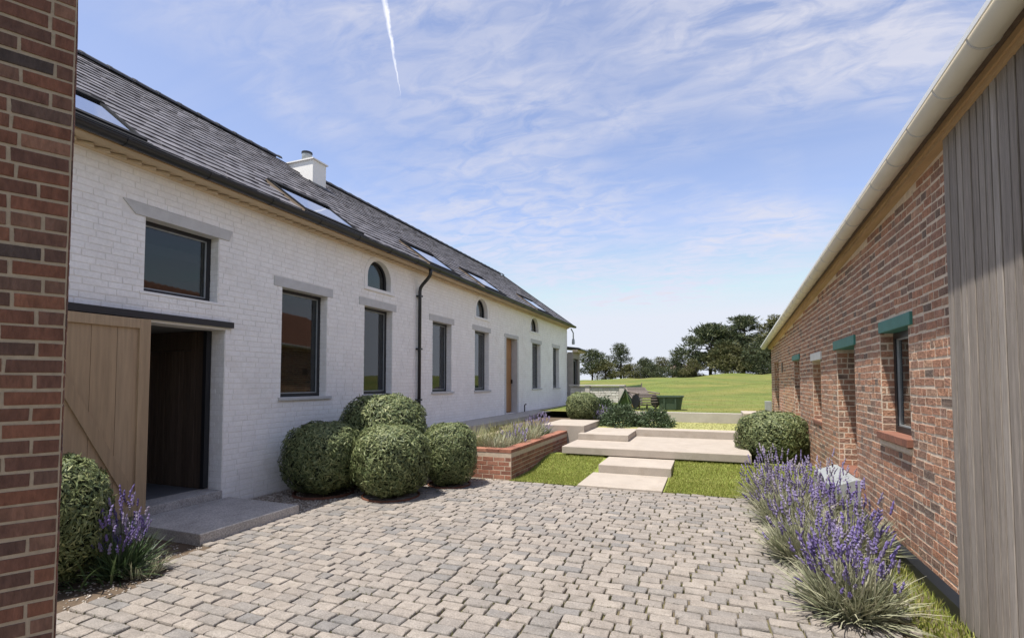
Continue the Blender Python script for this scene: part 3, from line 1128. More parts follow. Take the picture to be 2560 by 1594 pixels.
def gutter_prof(cd, rz, r, th, n=12):
    o = [(cd + r * math.cos(math.pi + math.pi * i / n), rz + r * math.sin(math.pi + math.pi * i / n)) for i in range(n + 1)]
    i_ = [(cd + (r - th) * math.cos(math.pi + math.pi * i / n), rz + (r - th) * math.sin(math.pi + math.pi * i / n)) for i in range(n, -1, -1)]
    return o + i_


gut = fprofile(MB(), PH, gutter_prof(.335, 4.098, .072, .006), HS0 - .1, HS1 + .12).build('gutter', 'black_metal', house)
MB().tube([PH(HS0 - .1, .407, 4.098), PH(HS1 + .12, .407, 4.098)], .009, 8).build('gutter_bead', 'black_metal', gut)
s = 1.4
while s < HS1:
    fprofile(MB(), PH, gutter_prof(.335, 4.098, .078, .012), s, s + .025).build('bracket', 'black_metal', gut)
    s += .92
fprofile(MB(), PH, [(.267, 4.03), (.40, 4.03), (.405, 4.10), (.267, 4.10)], HS1 + .12, HS1 + .126).build('gutter_end', 'black_metal', gut)
dp = MB().tube([PH(9.36, .335, 4.07), PH(9.36, .335, 3.96), PH(9.36, .32, 3.90), PH(9.36, .26, 3.83), PH(9.36, .14, 3.72), PH(9.36, .085, 3.65), PH(9.36, .07, 3.57), PH(9.36, .07, .60)], .037, 12).build('downpipe', 'black_metal', house, True)
for z in (3.45, 2.3, 1.2):
    MB().box(HW + .0, HW + .118, 9.31, 9.41, z, z + .035).build('pipe_clip', 'black_metal', dp)

# roof ------------------------------------------------------------
E0 = np.array([HW + .30, 0, 4.10])
RIDGE = np.array([-9.1, 0, 6.70])
TS = (RIDGE - E0)
SL = np.linalg.norm(TS)
TS = TS / SL
NS = np.array([-TS[2], 0, TS[0]])
NS = NS if NS[2] > 0 else -NS
RY0, RY1 = HS0 - .12, HS1 + .10


def RP(y, u, n):
    q = E0 + TS * u + NS * n
    return (q[0], y, q[2])


mb = MB()
prof = [E0 + NS * 0, RIDGE, np.array([2 * RIDGE[0] - E0[0], 0, E0[2]]), np.array([2 * RIDGE[0] - E0[0], 0, E0[2] - .12]), RIDGE - np.array([0, 0, .16]), E0 - np.array([0.0, 0, .03])]
mb.prism([(p[0], RY0, p[2]) for p in prof], [(p[0], RY1, p[2]) for p in prof])
roof = mb.build('roof', 'slate', house)
SKY = [(2.15, 3.52, .10, 1.14), (5.86, 7.20, .10, 1.14), (9.56, 10.95, .12, 1.16), (12.48, 13.98, .12, 1.16), (17.15, 18.80, .15, 1.22)]


def unit_slate(seed):
    r = random.Random(seed)
    # x across, y up the slope, z out of the roof. bottom edge thick and a little ragged
    v = []
    for z in (0, 1):
        for yy in (0, 1):
            for xx in (-.5, 0, .5):
                v.append([xx, yy + (r.uniform(-.02, .015) if yy == 0 else 0), z if yy == 0 else z * .5 - .5])
    v = np.array(v)
    for i in (6, 7, 8):
        v[i, 2] += r.uniform(-.2, .2)
    f = np.array([(0, 3, 4, 1), (1, 4, 5, 2), (6, 7, 10, 9), (7, 8, 11, 10), (0, 1, 7, 6), (1, 2, 8, 7), (0, 6, 9, 3), (2, 5, 11, 8)])
    return v, f


pl = []
EXPO, SW = .225, .28
nrow = int(SL / EXPO)
for r in range(nrow + 1):
    u = r * EXPO - .03
    ln = min(EXPO * 1.5, SL - u + .01)
    if ln < .08:
        continue
    y = RY0 + .01 - (SW / 2 if r % 2 else 0)
    while y < RY1 - .02:
        w = SW * random.uniform(.93, 1.07)
        a, b = max(y, RY0 + .005), min(y + w, RY1 - .005)
        y += w
        if b - a < .05:
            continue
        yc = (a + b) / 2
        if any(s[0] - .02 < yc < s[1] + .02 and s[2] - .06 < u + .1 < s[3] for s in SKY):
            continue
        if 8.66 < yc < 9.2 and u > 3.35:
            continue
        m = np.eye(4)
        th = random.uniform(.014, .021)
        tilt = random.gauss(0, .003)
        m[:3, 0] = np.array([0, -1, 0]) * (b - a - .006) * -1 + NS * tilt * (b - a)
        m[:3, 1] = TS * ln - NS * .012
        m[:3, 2] = NS * th
        m[:3, 3] = RP(yc, u + random.gauss(0, .006), .014)
        pl.append((random.randrange(8), m))
SLV = [unit_slate(i) for i in range(8)]
scatter_pieces('slate', 'slates', roof, SLV, pl, 'slate', brick_scores(pl, lambda x, y, C: pier_hides(x, y)), 300)
# far slope, plain courses
mb = MB()
for r in range(10):
    u0, u1 = r * SL / 10, (r + 1) * SL / 10
    def BP(u, n):
        q = E0 + TS * u + NS * n
        return 2 * RIDGE[0] - q[0], q[2]
    (xa, za), (xb, zb), (xc, zc), (xd, zd) = BP(u0, .03), BP(u1, .012), BP(u1, .0), BP(u0, .0)
    mb.prism([(xa, RY0, za), (xb, RY0, zb), (xc, RY0, zc), (xd, RY0, zd)], [(xa, RY1, za), (xb, RY1, zb), (xc, RY1, zc), (xd, RY1, zd)])
mb.build('rear_slates', 'slate', roof)
# ridge tiles
y = RY0
rt = None
while y < RY1 - .05:
    if 8.62 < y + .2 < 9.22:
        y += .05
        continue
    L_ = min(.40, RY1 - y)
    rings = []
    for yy, rr in ((y, .098), (y + L_ * .86, .092), (y + L_ * .87, .103), (y + L_, .103)):
        rings.append([(RIDGE[0] + rr * 1.25 * math.cos(math.pi * k / 8), yy, RIDGE[2] - .015 + rr * math.sin(math.pi * k / 8)) for k in range(9)])
    MB().strip(rings, False).add([], []).build('ridge_tile', 'ridge', roof)
    y += L_ * .97
# verge boards at the far gable
mb = MB()
a = [RP(RY1, -.02, .045), RP(RY1, SL, .045), RP(RY1, SL, -.06), RP(RY1, -.02, -.06)]
mb.prism(a, [(p[0], p[1] + .03, p[2]) for p in a])
mb.build('verge_board', 'black_metal', roof)
# skylights
for (y0, y1, u0, u1) in SKY:
    fr = MB()

    def rb(mb, ya, yb, ua, ub, na, nb):
        mb.hexa([RP(ya, ua, na), RP(yb, ua, na), RP(yb, ub, na), RP(ya, ub, na), RP(ya, ua, nb), RP(yb, ua, nb), RP(yb, ub, nb), RP(ya, ub, nb)])
    rb(fr, y0, y1, u0, u0 + .085, .0, .074)
    rb(fr, y0, y1, u1 - .09, u1, .0, .080)
    rb(fr, y0, y0 + .055, u0 + .085, u1 - .09, .0, .066)
    rb(fr, y1 - .055, y1, u0 + .085, u1 - .09, .0, .066)
    sk = fr.build('skylight', 'matte_black', house)
    p = MB()
    rb(p, y0 + .055, y1 - .055, u0 + .085, u1 - .09, .046, .054)
    p.build('pane', 'sky_glass', sk)
    for ya in (y0 - .012, y1 + .001):
        t_ = MB()
        rb(t_, ya, ya + .011, u0, u1, .0, .045)
        t_.build('trim', 'skylight_trim', sk)
    ap = MB()
    rb(ap, y0 - .05, y1 + .05, u0 - .085, u0 - .002, .01, .058)
    ap.build('flashing', 'matte_black', sk)
    lg = MB()
    rb(lg, y0 + .056, y1 - .056, u0 + .086, u1 - .111, .0, .02)
    lg.build('blind', 'pale_room', sk)
# chimney
ch = MB().box(-8.98, -8.24, 8.72, 9.14, 5.5, 6.64).build('chimney', 'chimney_render', house, bevel=.008)
MB().box(-9.015, -8.205, 8.685, 9.175, 6.641, 6.668).build('cap', 'chimney_render', ch)
MB().lathe([(.115, 0), (.112, .20), (.112, .235)], (-8.62, 8.93, 6.669), 20).build('pot', 'grey_metal', ch, True)
MB().lathe([(.122, 0), (.122, .035), (.10, .045)], (-8.62, 8.93, 6.905), 20).build('pot_cowl', 'black_metal', ch)
def roof_z(x, n):
    return E0[2] + (x - E0[0]) / TS[0] * TS[2] + n


fl = MB().hexa([(-8.30, 8.66, roof_z(-8.30, .02)), (-8.30, 9.20, roof_z(-8.30, .02)), (-8.13, 9.20, roof_z(-8.13, .02)), (-8.13, 8.66, roof_z(-8.13, .02)),
                (-8.30, 8.66, roof_z(-8.30, .055)), (-8.30, 9.20, roof_z(-8.30, .055)), (-8.13, 9.20, roof_z(-8.13, .05)), (-8.13, 8.66, roof_z(-8.13, .05))])
fl.build('lead_flashing', 'ridge', ch)

# small fittings on the facade
sp = MB().tube([(HW + .10, 15.98, .6), (HW + .10, 15.98, .82), (HW + .16, 15.98, .86)], .022, 8).build('standpipe', 'black_metal', house, True)

# lower annex at the far end
annex = thing('annex', (-7.2, 22.6, .6), 'low annex with glazed doors and dark roof past the far corner of the white house', 'annex')
AX = -5.62
PA = frame((AX, 0), (0, 1), (1, 0))
mb = MB()
core_wall(mb, PA, 21.91, 23.25, .3, 2.95, [(22.0, 22.98, .62, 2.66)], -.25, 0)
mb.box(-9.0, AX - .25, 23.0, 23.25, .3, 2.95)
mb.build('wall', 'annex_wall', annex)
window(PA, annex, 22.0, 22.98, .62, 2.66, .10, .09, mull=22.45, glassmat='dark_glass', sill=False)
MB().box(-8.5, AX - .9, 22.0, 22.9, .6, 2.9).build('room_screen', 'dark_room', annex)
mb = MB()
a = [(-9.2, 21.92, 3.62), (AX + .27, 21.92, 3.14), (AX + .27, 21.92, 3.07), (-9.2, 21.92, 3.50)]
mb.prism(a, [(p[0], 23.5, p[2] - .03) for p in a])
mb.build('roof', 'ridge', annex)
MB().box(AX - .02, AX + .22, 21.93, 23.45, 2.952, 3.06).build('soffit', 'oak_trim', annex)
ag = MB().tube([(AX + .32, 21.92, 3.07), (AX + .32, 23.55, 3.05)], .045, 10).build('gutter', 'black_metal', annex)
MB().tube([(AX + .32, 23.4, 3.03), (AX + .34, 23.4, 2.92), (AX + .26, 23.4, 2.83), (AX + .08, 23.35, 2.79), (AX + .04, 23.2, 2.72)], .022, 8).build('swan_neck', 'white_paint', annex, True)
fl_ = MB().tube([(-5.70, 21.93, 4.0), (-5.62, 22.02, 3.82), (-5.62, 22.02, 3.45)], .028, 8).build('wall_light', 'grey_metal', annex, True)
MB().lathe([(.05, 0), (.075, .03), (.06, .22), (.03, .26)], (-5.62, 22.02, 3.30), 12).build('lamp_shade', 'grey_metal', fl_)

# house terrace
terr = MB().box(HW + .002, -5.0, 9.30, 22.28, .0, .60).build('terrace_slab', 'concrete_grey', None, bevel=.012)
tag(terr, 'long raised concrete terrace along the foot of the white house', 'terrace')

# stone entrance step
st = MB().box(-5.858, -4.67, 3.53, 4.81, -.02, .105).build('entrance_step', 'step_stone', None, bevel=.010)
tag(st, 'broad grey granite step in front of the sliding barn door', 'step')

# ================================================================== BRICK BARN
BA = np.array([.02, 1.0]) / math.hypot(.02, 1)
PB = frame((1.6 - .02 * 4.44, 0), BA, (-BA[1], BA[0]))
barn = thing('barn', (1.7, 10, 0), 'red brown brick barn with cream gutter, green lintels and grey timber cladding', 'barn')
BS0, BS1 = 4.0, 17.4
SLOPE = -.05


def bz(s):                      # height of the wall head
    return 3.29 + SLOPE * (s - 4.0)


BWIN = (5.24, 6.06, 1.10, 2.09)
BDR = (7.10, 8.08, .46, 2.05)
BC = (9.28, 10.02, .95, 1.97)
BD = (11.55, 12.35, .72, 2.07)
BE_ = (15.35, 16.55, .10, 2.18)
BOPS = [BWIN, BDR, BC, BD, BE_]
mb = MB()
core_wall(mb, PB, .2, BS1, -.1, 2.45, BOPS, -.38, -.001)
a = [PB(.2, d, z) for d, z in ((-.38, 2.45), (-.001, 2.45), (-.001, bz(.2)), (-.38, bz(.2)))]
b = [PB(BS1, d, z) for d, z in ((-.38, 2.45), (-.001, 2.45), (-.001, bz(BS1)), (-.38, bz(BS1)))]
mb.prism(a, b)
# rear and gable walls
fbox(mb, PB, .2, .5, -5.0, -.38, -.1, 3.2)
fbox(mb, PB, BS1 - .3, BS1, -5.0, -.38, -.1, 2.6)
fbox(mb, PB, .2, BS1, -5.3, -5.0, -.1, 2.6)
bwall = mb.build('wall', 'barn_mortar', barn)
BLINT = [(5.12, 6.02, 2.09, 2.195, 'green_paint'), (7.02, 8.20, 2.05, 2.165, 'green_paint'), (9.16, 10.10, 1.97, 2.09, 'white_paint'), (11.45, 12.50, 2.07, 2.17, 'green_paint')]
ops = BOPS + [l[:4] for l in BLINT] + [(5.20, 6.10, 1.00, 1.10)]
pl = lay_bricks(PB, BS0, BS1, .10, 3.40, ops, .073, .195, .0165, .0024, 8, hdr=.42, ztop=bz, jitter=.55, depth=.035)
for (s0, s1, z0, z1) in BOPS:
    q = PB(s1, 0, 0)
    PJ = frame((q[0], q[1]), (BA[1], -BA[0]), (-BA[0], -BA[1]))
    pl += lay_bricks(PJ, 0.0, .30, z0 + .01, z1, [], .073, .15, .014, .002, 8, hdr=.2, jitter=.2, depth=.03)
BV = [unit_brick('b', .012, .025, seed=20 + i, wob=.045) for i in range(8)]
scatter_pieces('brick', 'brickwork', bwall, BV, pl, 'barn_brick', brick_scores(pl, lambda x, y, C: (C[:, 1] < 4.1)), 300)
for (s0, s1, z0, z1, mk) in BLINT:
    fbox(MB(), PB, s0, s1, -.30, .022, z0 - .006, z1).build('lintel', mk, barn, bevel=.006)
w = window(PB, barn, BWIN[0] + .005, BWIN[1] - .005, BWIN[2] + .01, BWIN[3] - .005, .11, .06, sill=False)
for k in range(6):
    a = 5.20 + k * .148
    fbox(MB(), PB, a, a + .142, -.105, .045, 1.040, 1.112).build('sill_tile', 'tile_red', w, bevel=.006)
fbox(MB(), PB, 5.22, 6.09, -.20, .018, .985, 1.030).build('sill_bed', 'barn_mortar', barn)
# door set back in its recess, with a red tiled floor and a concrete block step
dr = fbox(MB(), PB, BDR[0], BDR[1], -.36, -.32, BDR[2], BDR[3]).build('door', 'dark_slat', barn)
for k in range(5):
    a = BDR[0] + .02 + k * .19
    fbox(MB(), PB, a, a + .182, -.32, -.305, BDR[2] + .02, BDR[3] - .02).build('board', 'dark_slat', dr)
fbox(MB(), PB, BDR[0], BDR[1], -.32, .02, BDR[2] - .04, BDR[2] + .012).build('door_floor', 'tile_red', barn)
for (s0, s1, z0, z1) in (BC, BD, BE_):
    fbox(MB(), PB, s0, s1, -.36, -.32, z0, z1).build('shutter', 'dark_slat', barn)
fbox(MB(), PB, BC[0], BC[1], -.32, .012, BC[2] - .05, BC[2] + .005).build('sill_tile', 'tile_red', barn)
stp = MB()
stp.prism([PB(6.95, .005, 0), PB(6.95, .30, 0), PB(6.95, .30, .36), PB(6.95, .05, .46), PB(6.95, .005, .46)], [PB(8.15, .005, 0), PB(8.15, .30, 0), PB(8.15, .30, .36), PB(8.15, .05, .46), PB(8.15, .005, .46)])
tag(stp.build('door_step', 'grey_metal', None, bevel=.008), 'grey block step under the barn door, half hidden by lavender', 'step')
# black membrane plinth
fprofile(MB(), PB, [(-.004, -.05), (.055, -.05), (.045, .085), (.006, .135), (-.004, .135)], 3.8, 9.5).build('plinth_membrane', 'black_frame', barn)
# verge grass by the plinth
blades('verge_grass', 1.25, 1.60, 3.3, 9.0, 5000, .07, .006, lambda x, y: 0 * x - .02, 'grass_blade', court, lambda x, y: (x > 1.575 + .02 * (y - 4.44)) | (y < 3.75) & (x < 1.48), .8)

# timber cladding, board by board
clad = fbox(MB(), PB, .25, 4.25, .0, .045, -.05, 3.28).build('cladding', 'dark_slat', barn)
for v in clad.data.vertices:
    if v.co.z > 3:
        v.co.z = bz(v.co.y) + .01
s = 4.265
k = 0
while s > .3:
    wd = random.choice((.078, .086, .092, .10, .115, .082))
    th = random.uniform(.004, .007)
    a = [PB(s - wd + .007, .0455, .012), PB(s - .007, .0455, .012), PB(s - .007 - .001, .0455 + th, .012), PB(s - wd + .008, .0455 + th * random.uniform(.85, 1.1), .012)]
    b = [(p[0], p[1], bz(s)) for p in a]
    MB().hexa(a + b).build('plank', 'grey_plank', clad, bevel=.001)
    s -= wd
    k += 1

# fascia, gutter, roof
fprofile(MB(), PB, [(-.02, 3.285), (.070, 3.285), (.070, 3.318), (-.02, 3.318)], .2, BS1, SLOPE, 4.0).build('soffit_board', 'oak_fascia', barn)
fprofile(MB(), PB, [(.02, 3.319), (.084, 3.319), (.084, 3.43), (.02, 3.43)], .2, BS1 + .02, SLOPE, 4.0).build('fascia', 'oak_fascia', barn)
GZ = 3.38
gu = fprofile(MB(), PB, gutter_prof(.196, GZ, .074, .006, 14), .2, BS1 + .25, SLOPE, 4.0).build('gutter', 'cream_gutter', barn, True)
s = .5
while s < BS1 + .2:
    fprofile(MB(), PB, gutter_prof(.196, GZ, .0775, .010, 14), s, s + .012, SLOPE, 4.0).build('gutter_joint', 'lintel_stone', gu)
    s += .46
fprofile(MB(), PB, [(.262, GZ - .008), (.279, GZ - .008), (.279, GZ + .026), (.262, GZ + .026)], .2, BS1 + .25, SLOPE, 4.0).build('drip_edge', 'white_metal', gu)
# pantiled roof: corrugated courses climbing away from the eave
mb = MB()
nc, ncr = 12, int((BS1 - .1) / .05)
for c in range(nc):
    d0, z0_ = .20 - c * .26, 3.36 + c * .15
    ra, rb_ = [], []
    for i in range(ncr + 1):
        s = .2 + i * (BS1 + .1) / ncr
        wv = .028 * math.sin(s * 2 * math.pi / .22)
        ra.append(PB(s, d0, z0_ + .035 + wv + SLOPE * (s - 4)))
        rb_.append(PB(s, d0 - .29, z0_ + .035 + .15 + wv - .012 + SLOPE * (s - 4)))
    low = [(p[0], p[1], p[2] - .04) for p in ra]
    mb.strip([low, ra, rb_], False)
mb.build('roof', 'roof_tile', barn, True)
fprofile(MB(), PB, [(.19, 3.36), (-2.8, 5.05), (-5.9, 3.40), (-5.9, 3.36), (-2.8, 4.98), (.09, 3.36)], .2, BS1 + .1, SLOPE, 4.0).build('roof_deck', 'dark_slat', barn)
fbox(MB(), PB, 14.35, 14.60, .002, .02, 1.85, 2.10).build('vent', 'dark_slat', barn)

# ================================================================== BRICK PIER, near left
DP = np.array([.459, .888]) / math.hypot(.459, .888)
PO = np.array([-2.645, 1.335])
PP = frame(PO, -DP, (DP[1], -DP[0]))
pier = thing('brick_pier', (-2.9, .7, 0), 'tall dark red brick pier with thick buff mortar close to the camera', 'pier')
mb = MB()
fbox(mb, PP, 0, 1.35, -.40, -.004, -.05, 3.42)
pcore = mb.build('wall', 'pier_mortar', pier)
pl = lay_bricks(PP, 0, 1.35, -.02, 3.42, [], .069, .205, .0135, .0, 6, jitter=.14, hdr=.10, depth=.03)
PE = frame(PO, (-DP[1], DP[0]), DP)
pl += lay_bricks(PE, 0.004, .40, -.02, 3.42, [], .069, .205, .0135, .004, 6, jitter=.12, depth=.03)
PV = [unit_brick('b', .012, .045, seed=40 + i, wob=.05) for i in range(6)]
scatter_pieces('brick', 'brickwork', pcore, PV, pl, 'pier_brick', brick_scores(pl), 300)
mb = MB()
fbox(mb, PP, .0, 1.35, -.40, .0, 3.42, 3.45)
mb.build('coping', 'lintel_stone', pier, bevel=.01)

# ================================================================== CONCRETE GARDEN STEPS
def slab(name, x0, x1, y0, y1, z0, z1, label, cat='slab', m='concrete', bev=.010):
    o = MB().box(x0, x1, y0, y1, z0, z1).build(name, m, None, bevel=bev)
    return tag(o, label, cat, 'concrete garden steps')


slab('path_slab', -1.88, -.63, 7.56, 8.71, -.02, .035, 'lowest pale concrete slab, flush with the lawn where the setts end')
slab('concrete_step', -1.79, -.58, 8.72, 9.78, .0, .17, 'small concrete step between the lowest slab and the wide platform', 'step')
slab('concrete_platform', -2.72, .70, 9.70, 12.15, .185, .325, 'widest floating concrete platform across the front lawn', 'platform')
sup = MB().box(-2.6, .60, 9.95, 12.1, -.02, .184).build('platform_support', 'joint', bpy.data.objects['concrete_platform'])
slab('concrete_block', -2.70, -1.60, 10.95, 12.60, .326, .46, 'square concrete block resting on the left of the wide platform', 'block')
slab('concrete_kerb', -1.599, 1.2, 12.16, 12.62, .10, .488, 'long low concrete kerb behind the wide platform', 'kerb')
slab('concrete_block', -3.65, -2.62, 11.2, 13.0, .05, .61, 'upper left concrete block beside the raised brick bed', 'block')
slab('garden_wall_low', -2.2, .86, 14.9, 15.08, .3, .745, 'low concrete retaining wall at the back of the yellow grass terrace', 'wall', 'concrete_grey')
slab('concrete_block', .865, 1.83, 14.35, 15.6, .3, .79, 'concrete block at the barn end of the low retaining wall', 'block', 'concrete')
slab('utility_box', 1.62, 1.80, 16.9, 17.1, .7, 1.02, 'small grey box standing by the far barn corner', 'box', 'grey_metal')

# ================================================================== RAISED BRICK BED
planter = thing('raised_bed', (-3.6, 9.2, 0), 'long raised bed of red brick filled with grasses and lavender', 'planter')
PX0, PX1, PY0, PY1, PZ = -4.55, -3.02, 7.69, 11.19, .47
mb = MB()
mb.box(PX0, PX1 + .004, PY0 - .004, PY0 + .19, -.02, PZ - .03)
mb.box(PX1 - .19, PX1 + .004, PY0 + .19, PY1, -.02, PZ - .03)
mb.box(PX0, PX0 + .19, PY0 + .19, PY1, -.02, PZ - .002)
pw = mb.build('wall', 'planter_mortar', planter)
PF = frame((PX0, PY0), (1, 0), (0, -1))
PS = frame((PX1, PY0), (0, 1), (1, 0))
pl = lay_bricks(PF, 0, PX1 - PX0 + .004, 0, .43, [], .0725, .205, .012, .0068, 6, jitter=.10)
pl += lay_bricks(PS, 0, PY1 - PY0, 0, .43, [], .0725, .205, .012, .0068, 6, jitter=.10)
# coping of bricks laid on edge
def coping(x0, x1, y0, y1, along):
    out = []
    L_ = (x1 - x0) if along == 'x' else (y1 - y0)
    n = int(L_ / .215)
    for i in range(n):
        m = np.eye(4)
        if along == 'x':
            m[:3, 0] = (L_ / n - .008, 0, 0); m[:3, 1] = (0, 0, .055); m[:3, 2] = (0, -(y1 - y0), 0)
            m[:3, 3] = (x0 + (i + .5) * L_ / n, (y0 + y1) / 2, .435)
        else:
            m[:3, 0] = (0, L_ / n - .008, 0); m[:3, 1] = (0, 0, .055); m[:3, 2] = (x1 - x0, 0, 0)
            m[:3, 3] = ((x0 + x1) / 2, y0 + (i + .5) * L_ / n, .435)
        out.append((i % 6, m))
    return out


pl += coping(PX0, PX1 + .008, PY0 - .008, PY0 + .20, 'x') + coping(PX1 - .20, PX1 + .008, PY0 + .205, PY1, 'y')
scatter_pieces('brick', 'brickwork', pw, V6, pl, 'planter_brick', brick_scores(pl), 300)
MB().box(PX0 + .19, PX1 - .19, PY0 + .19, PY1, .0, .40).build('soil', 'soil', planter)


# ================================================================== PLANTS
def leaf_strips(P, D, Nn, length, width, curl, segs=2):
    """bent leaf ribbons. P base points, D unit directions, Nn unit normals (all n,3)"""
    n = len(P)
    Sd = np.cross(D, Nn)
    Sd /= np.maximum(np.linalg.norm(Sd, axis=1, keepdims=True), 1e-6)
    Nn = np.cross(Sd, D)
    prof = {2: [.55, 1.0, .12], 3: [.6, 1.0, .8, .08], 1: [1, .2], 4: [.8, 1, .9, .6, .05]}[segs]
    rows = []
    for k in range(segs + 1):
        t = k / segs
        c = P + D * (length * t)[:, None] + Nn * (curl * length * t * t)[:, None]
        hw = (width * prof[k] * .5)[:, None]
        rows.append(c - Sd * hw)
        rows.append(c + Sd * hw)
    V = np.stack(rows, 1).reshape(-1, 3)
    base = np.array([(2 * k, 2 * k + 1, 2 * k + 3, 2 * k + 2) for k in range(segs)])
    F = (base[None] + (np.arange(n) * 2 * (segs + 1))[:, None, None]).reshape(-1, 4)
    return V, F


def unit(v):
    return v / np.maximum(np.linalg.norm(v, axis=1, keepdims=True), 1e-9)


def ball_mesh(name, n, seed, sq=2.8, leaf=.052, wid=.017, flat=.0):
    """clipped ball of radius 1 (scaled by the object): superellipsoid shell of leaves"""
    r = np.random.default_rng(seed)
    d = unit(r.normal(size=(n, 3)))
    rad = 1 / (np.abs(d) ** sq).sum(1) ** (1 / sq)
    lump = 1 + .042 * np.sin(d[:, 0] * 7 + 1) * np.sin(d[:, 1] * 6 + d[:, 2] * 5) + .02 * np.sin(d[:, 0] * 15 + d[:, 2] * 13)
    P = d * (rad * lump * (1 - .14 * r.uniform(0, 1, n) ** 1.6))[:, None]
    tang = unit(np.cross(d, r.normal(size=(n, 3))))
    D = unit(tang + d * r.uniform(-.05, .5, n)[:, None])
    Nn = unit(d + r.normal(size=(n, 3)) * .35)
    L_ = leaf * r.uniform(.6, 1.35, n)
    Wd = wid * r.uniform(.7, 1.3, n)
    k = r.random(n) < .02
    D[k] = unit(d[k] + r.normal(size=(k.sum(), 3)) * .35)
    L_[k] *= 1.25
    return leaf_strips(P - D * (L_ * .4)[:, None], D, Nn, L_, Wd, r.uniform(-.5, .15, n), 2)


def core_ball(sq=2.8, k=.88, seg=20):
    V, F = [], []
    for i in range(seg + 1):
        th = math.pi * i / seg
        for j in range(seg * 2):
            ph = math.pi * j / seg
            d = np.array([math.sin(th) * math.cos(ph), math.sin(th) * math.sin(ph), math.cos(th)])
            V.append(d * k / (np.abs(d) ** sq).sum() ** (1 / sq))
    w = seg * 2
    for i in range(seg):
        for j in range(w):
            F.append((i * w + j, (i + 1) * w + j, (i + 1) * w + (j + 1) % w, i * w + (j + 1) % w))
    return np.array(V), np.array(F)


BALLS = []
for k in range(2):
    v, f = ball_mesh('foliage', 14500, 100 + k, leaf=.108, wid=.029)
    me = raw_mesh('foliage', v, f)
    me.materials.append(MAT['box_leaf'])
    BALLS.append(me)
CORE = raw_mesh('inner_shade', *core_ball())  # solid dark ball under the leaves, painted shade for the gaps, no branchwork
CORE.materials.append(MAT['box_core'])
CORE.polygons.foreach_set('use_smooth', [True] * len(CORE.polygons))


def box_ball(loc, rx, rz_, k, label, ring=True, group='clipped box balls'):
    t = thing('box_ball', loc, label, 'bush', group)
    for nm, me in (('foliage', BALLS[k % 2]), ('inner_shade', CORE)):
        o = bpy.data.objects.new(nm, me)
        COL.objects.link(o)
        o.parent = t
        o.location = (0, 0, rz_ + .02)
        o.scale = (rx, rx, rz_)
        o.rotation_euler = (0, 0, k * 1.1)
    if ring:
        o = MB().lathe([(rx * .80, 0), (rx * .80, .045), (rx * .76, .045), (rx * .76, 0)], (loc[0], loc[1], loc[2] - .02), 28).build('edging_ring', 'corten', t)
        MB().lathe([(rx * .755, 0), (rx * .2, .02)], (loc[0], loc[1], loc[2] - .01), 20).build('soil', 'soil', t)
    return t


box_ball((-5.20, 5.82, 0), .53, .50, 0, 'clipped box ball nearest the barn door, half in the shade of the house')
box_ball((-4.17, 6.00, 0), .505, .49, 1, 'clipped box ball in the middle front of the four by the house')
box_ball((-3.78, 6.99, 0), .42, .47, 2, 'clipped box ball beside the corner of the raised brick bed')
box_ball((-4.92, 6.87, 0), .67, .69, 3, 'largest clipped box ball standing behind the other three')
box_ball((-4.92, 2.40, 0), .41, .49, 4, 'dark box ball tucked behind the brick pier', False)
box_ball((1.14, 10.75, .0), .60, .51, 5, 'round clipped box ball against the brick barn wall')
box_ball((-3.20, 13.55, .5), .45, .40, 6, 'round yellow green box ball at the far end of the house terrace', False)


def mound(loc, rx, rz_, n, label, seed, matk='shrub_leaf', leaf=.09):
    t = thing('low_shrub', loc, label, 'shrub', 'low mounded shrubs by the steps')
    r = np.random.default_rng(seed)
    d = unit(r.normal(size=(n, 3)))
    d[:, 2] = np.abs(d[:, 2])
    lump = 1 + .16 * np.sin(d[:, 0] * 6 + seed) * np.sin(d[:, 1] * 5 + 2) + .08 * np.sin(d[:, 0] * 13 + d[:, 2] * 11)
    P = d * lump[:, None] * np.array([rx, rx, rz_]) * (r.uniform(.35, 1, n) ** .5)[:, None]
    D = unit(d * 1.1 + r.normal(size=(n, 3)) * .6)
    v, f = leaf_strips(P + np.array(loc), D, unit(r.normal(size=(n, 3))), leaf * r.uniform(.6, 1.3, n), leaf * .3 * r.uniform(.7, 1.3, n), r.uniform(-.4, .4, n), 2)
    link('foliage', raw_mesh('foliage', v, f), matk, t)
    return t


mound((-2.10, 13.1, .46), .52, .52, 2600, 'dark green rounded shrub behind the concrete block, next to the far box ball', 11)
mound((-1.25, 13.15, .46), .45, .44, 2200, 'dark green rounded shrub at the edge of the yellow grass terrace', 12)
mound((-3.05, 15.6, .68), .42, .42, 1500, 'small green shrub behind the far box ball', 13)


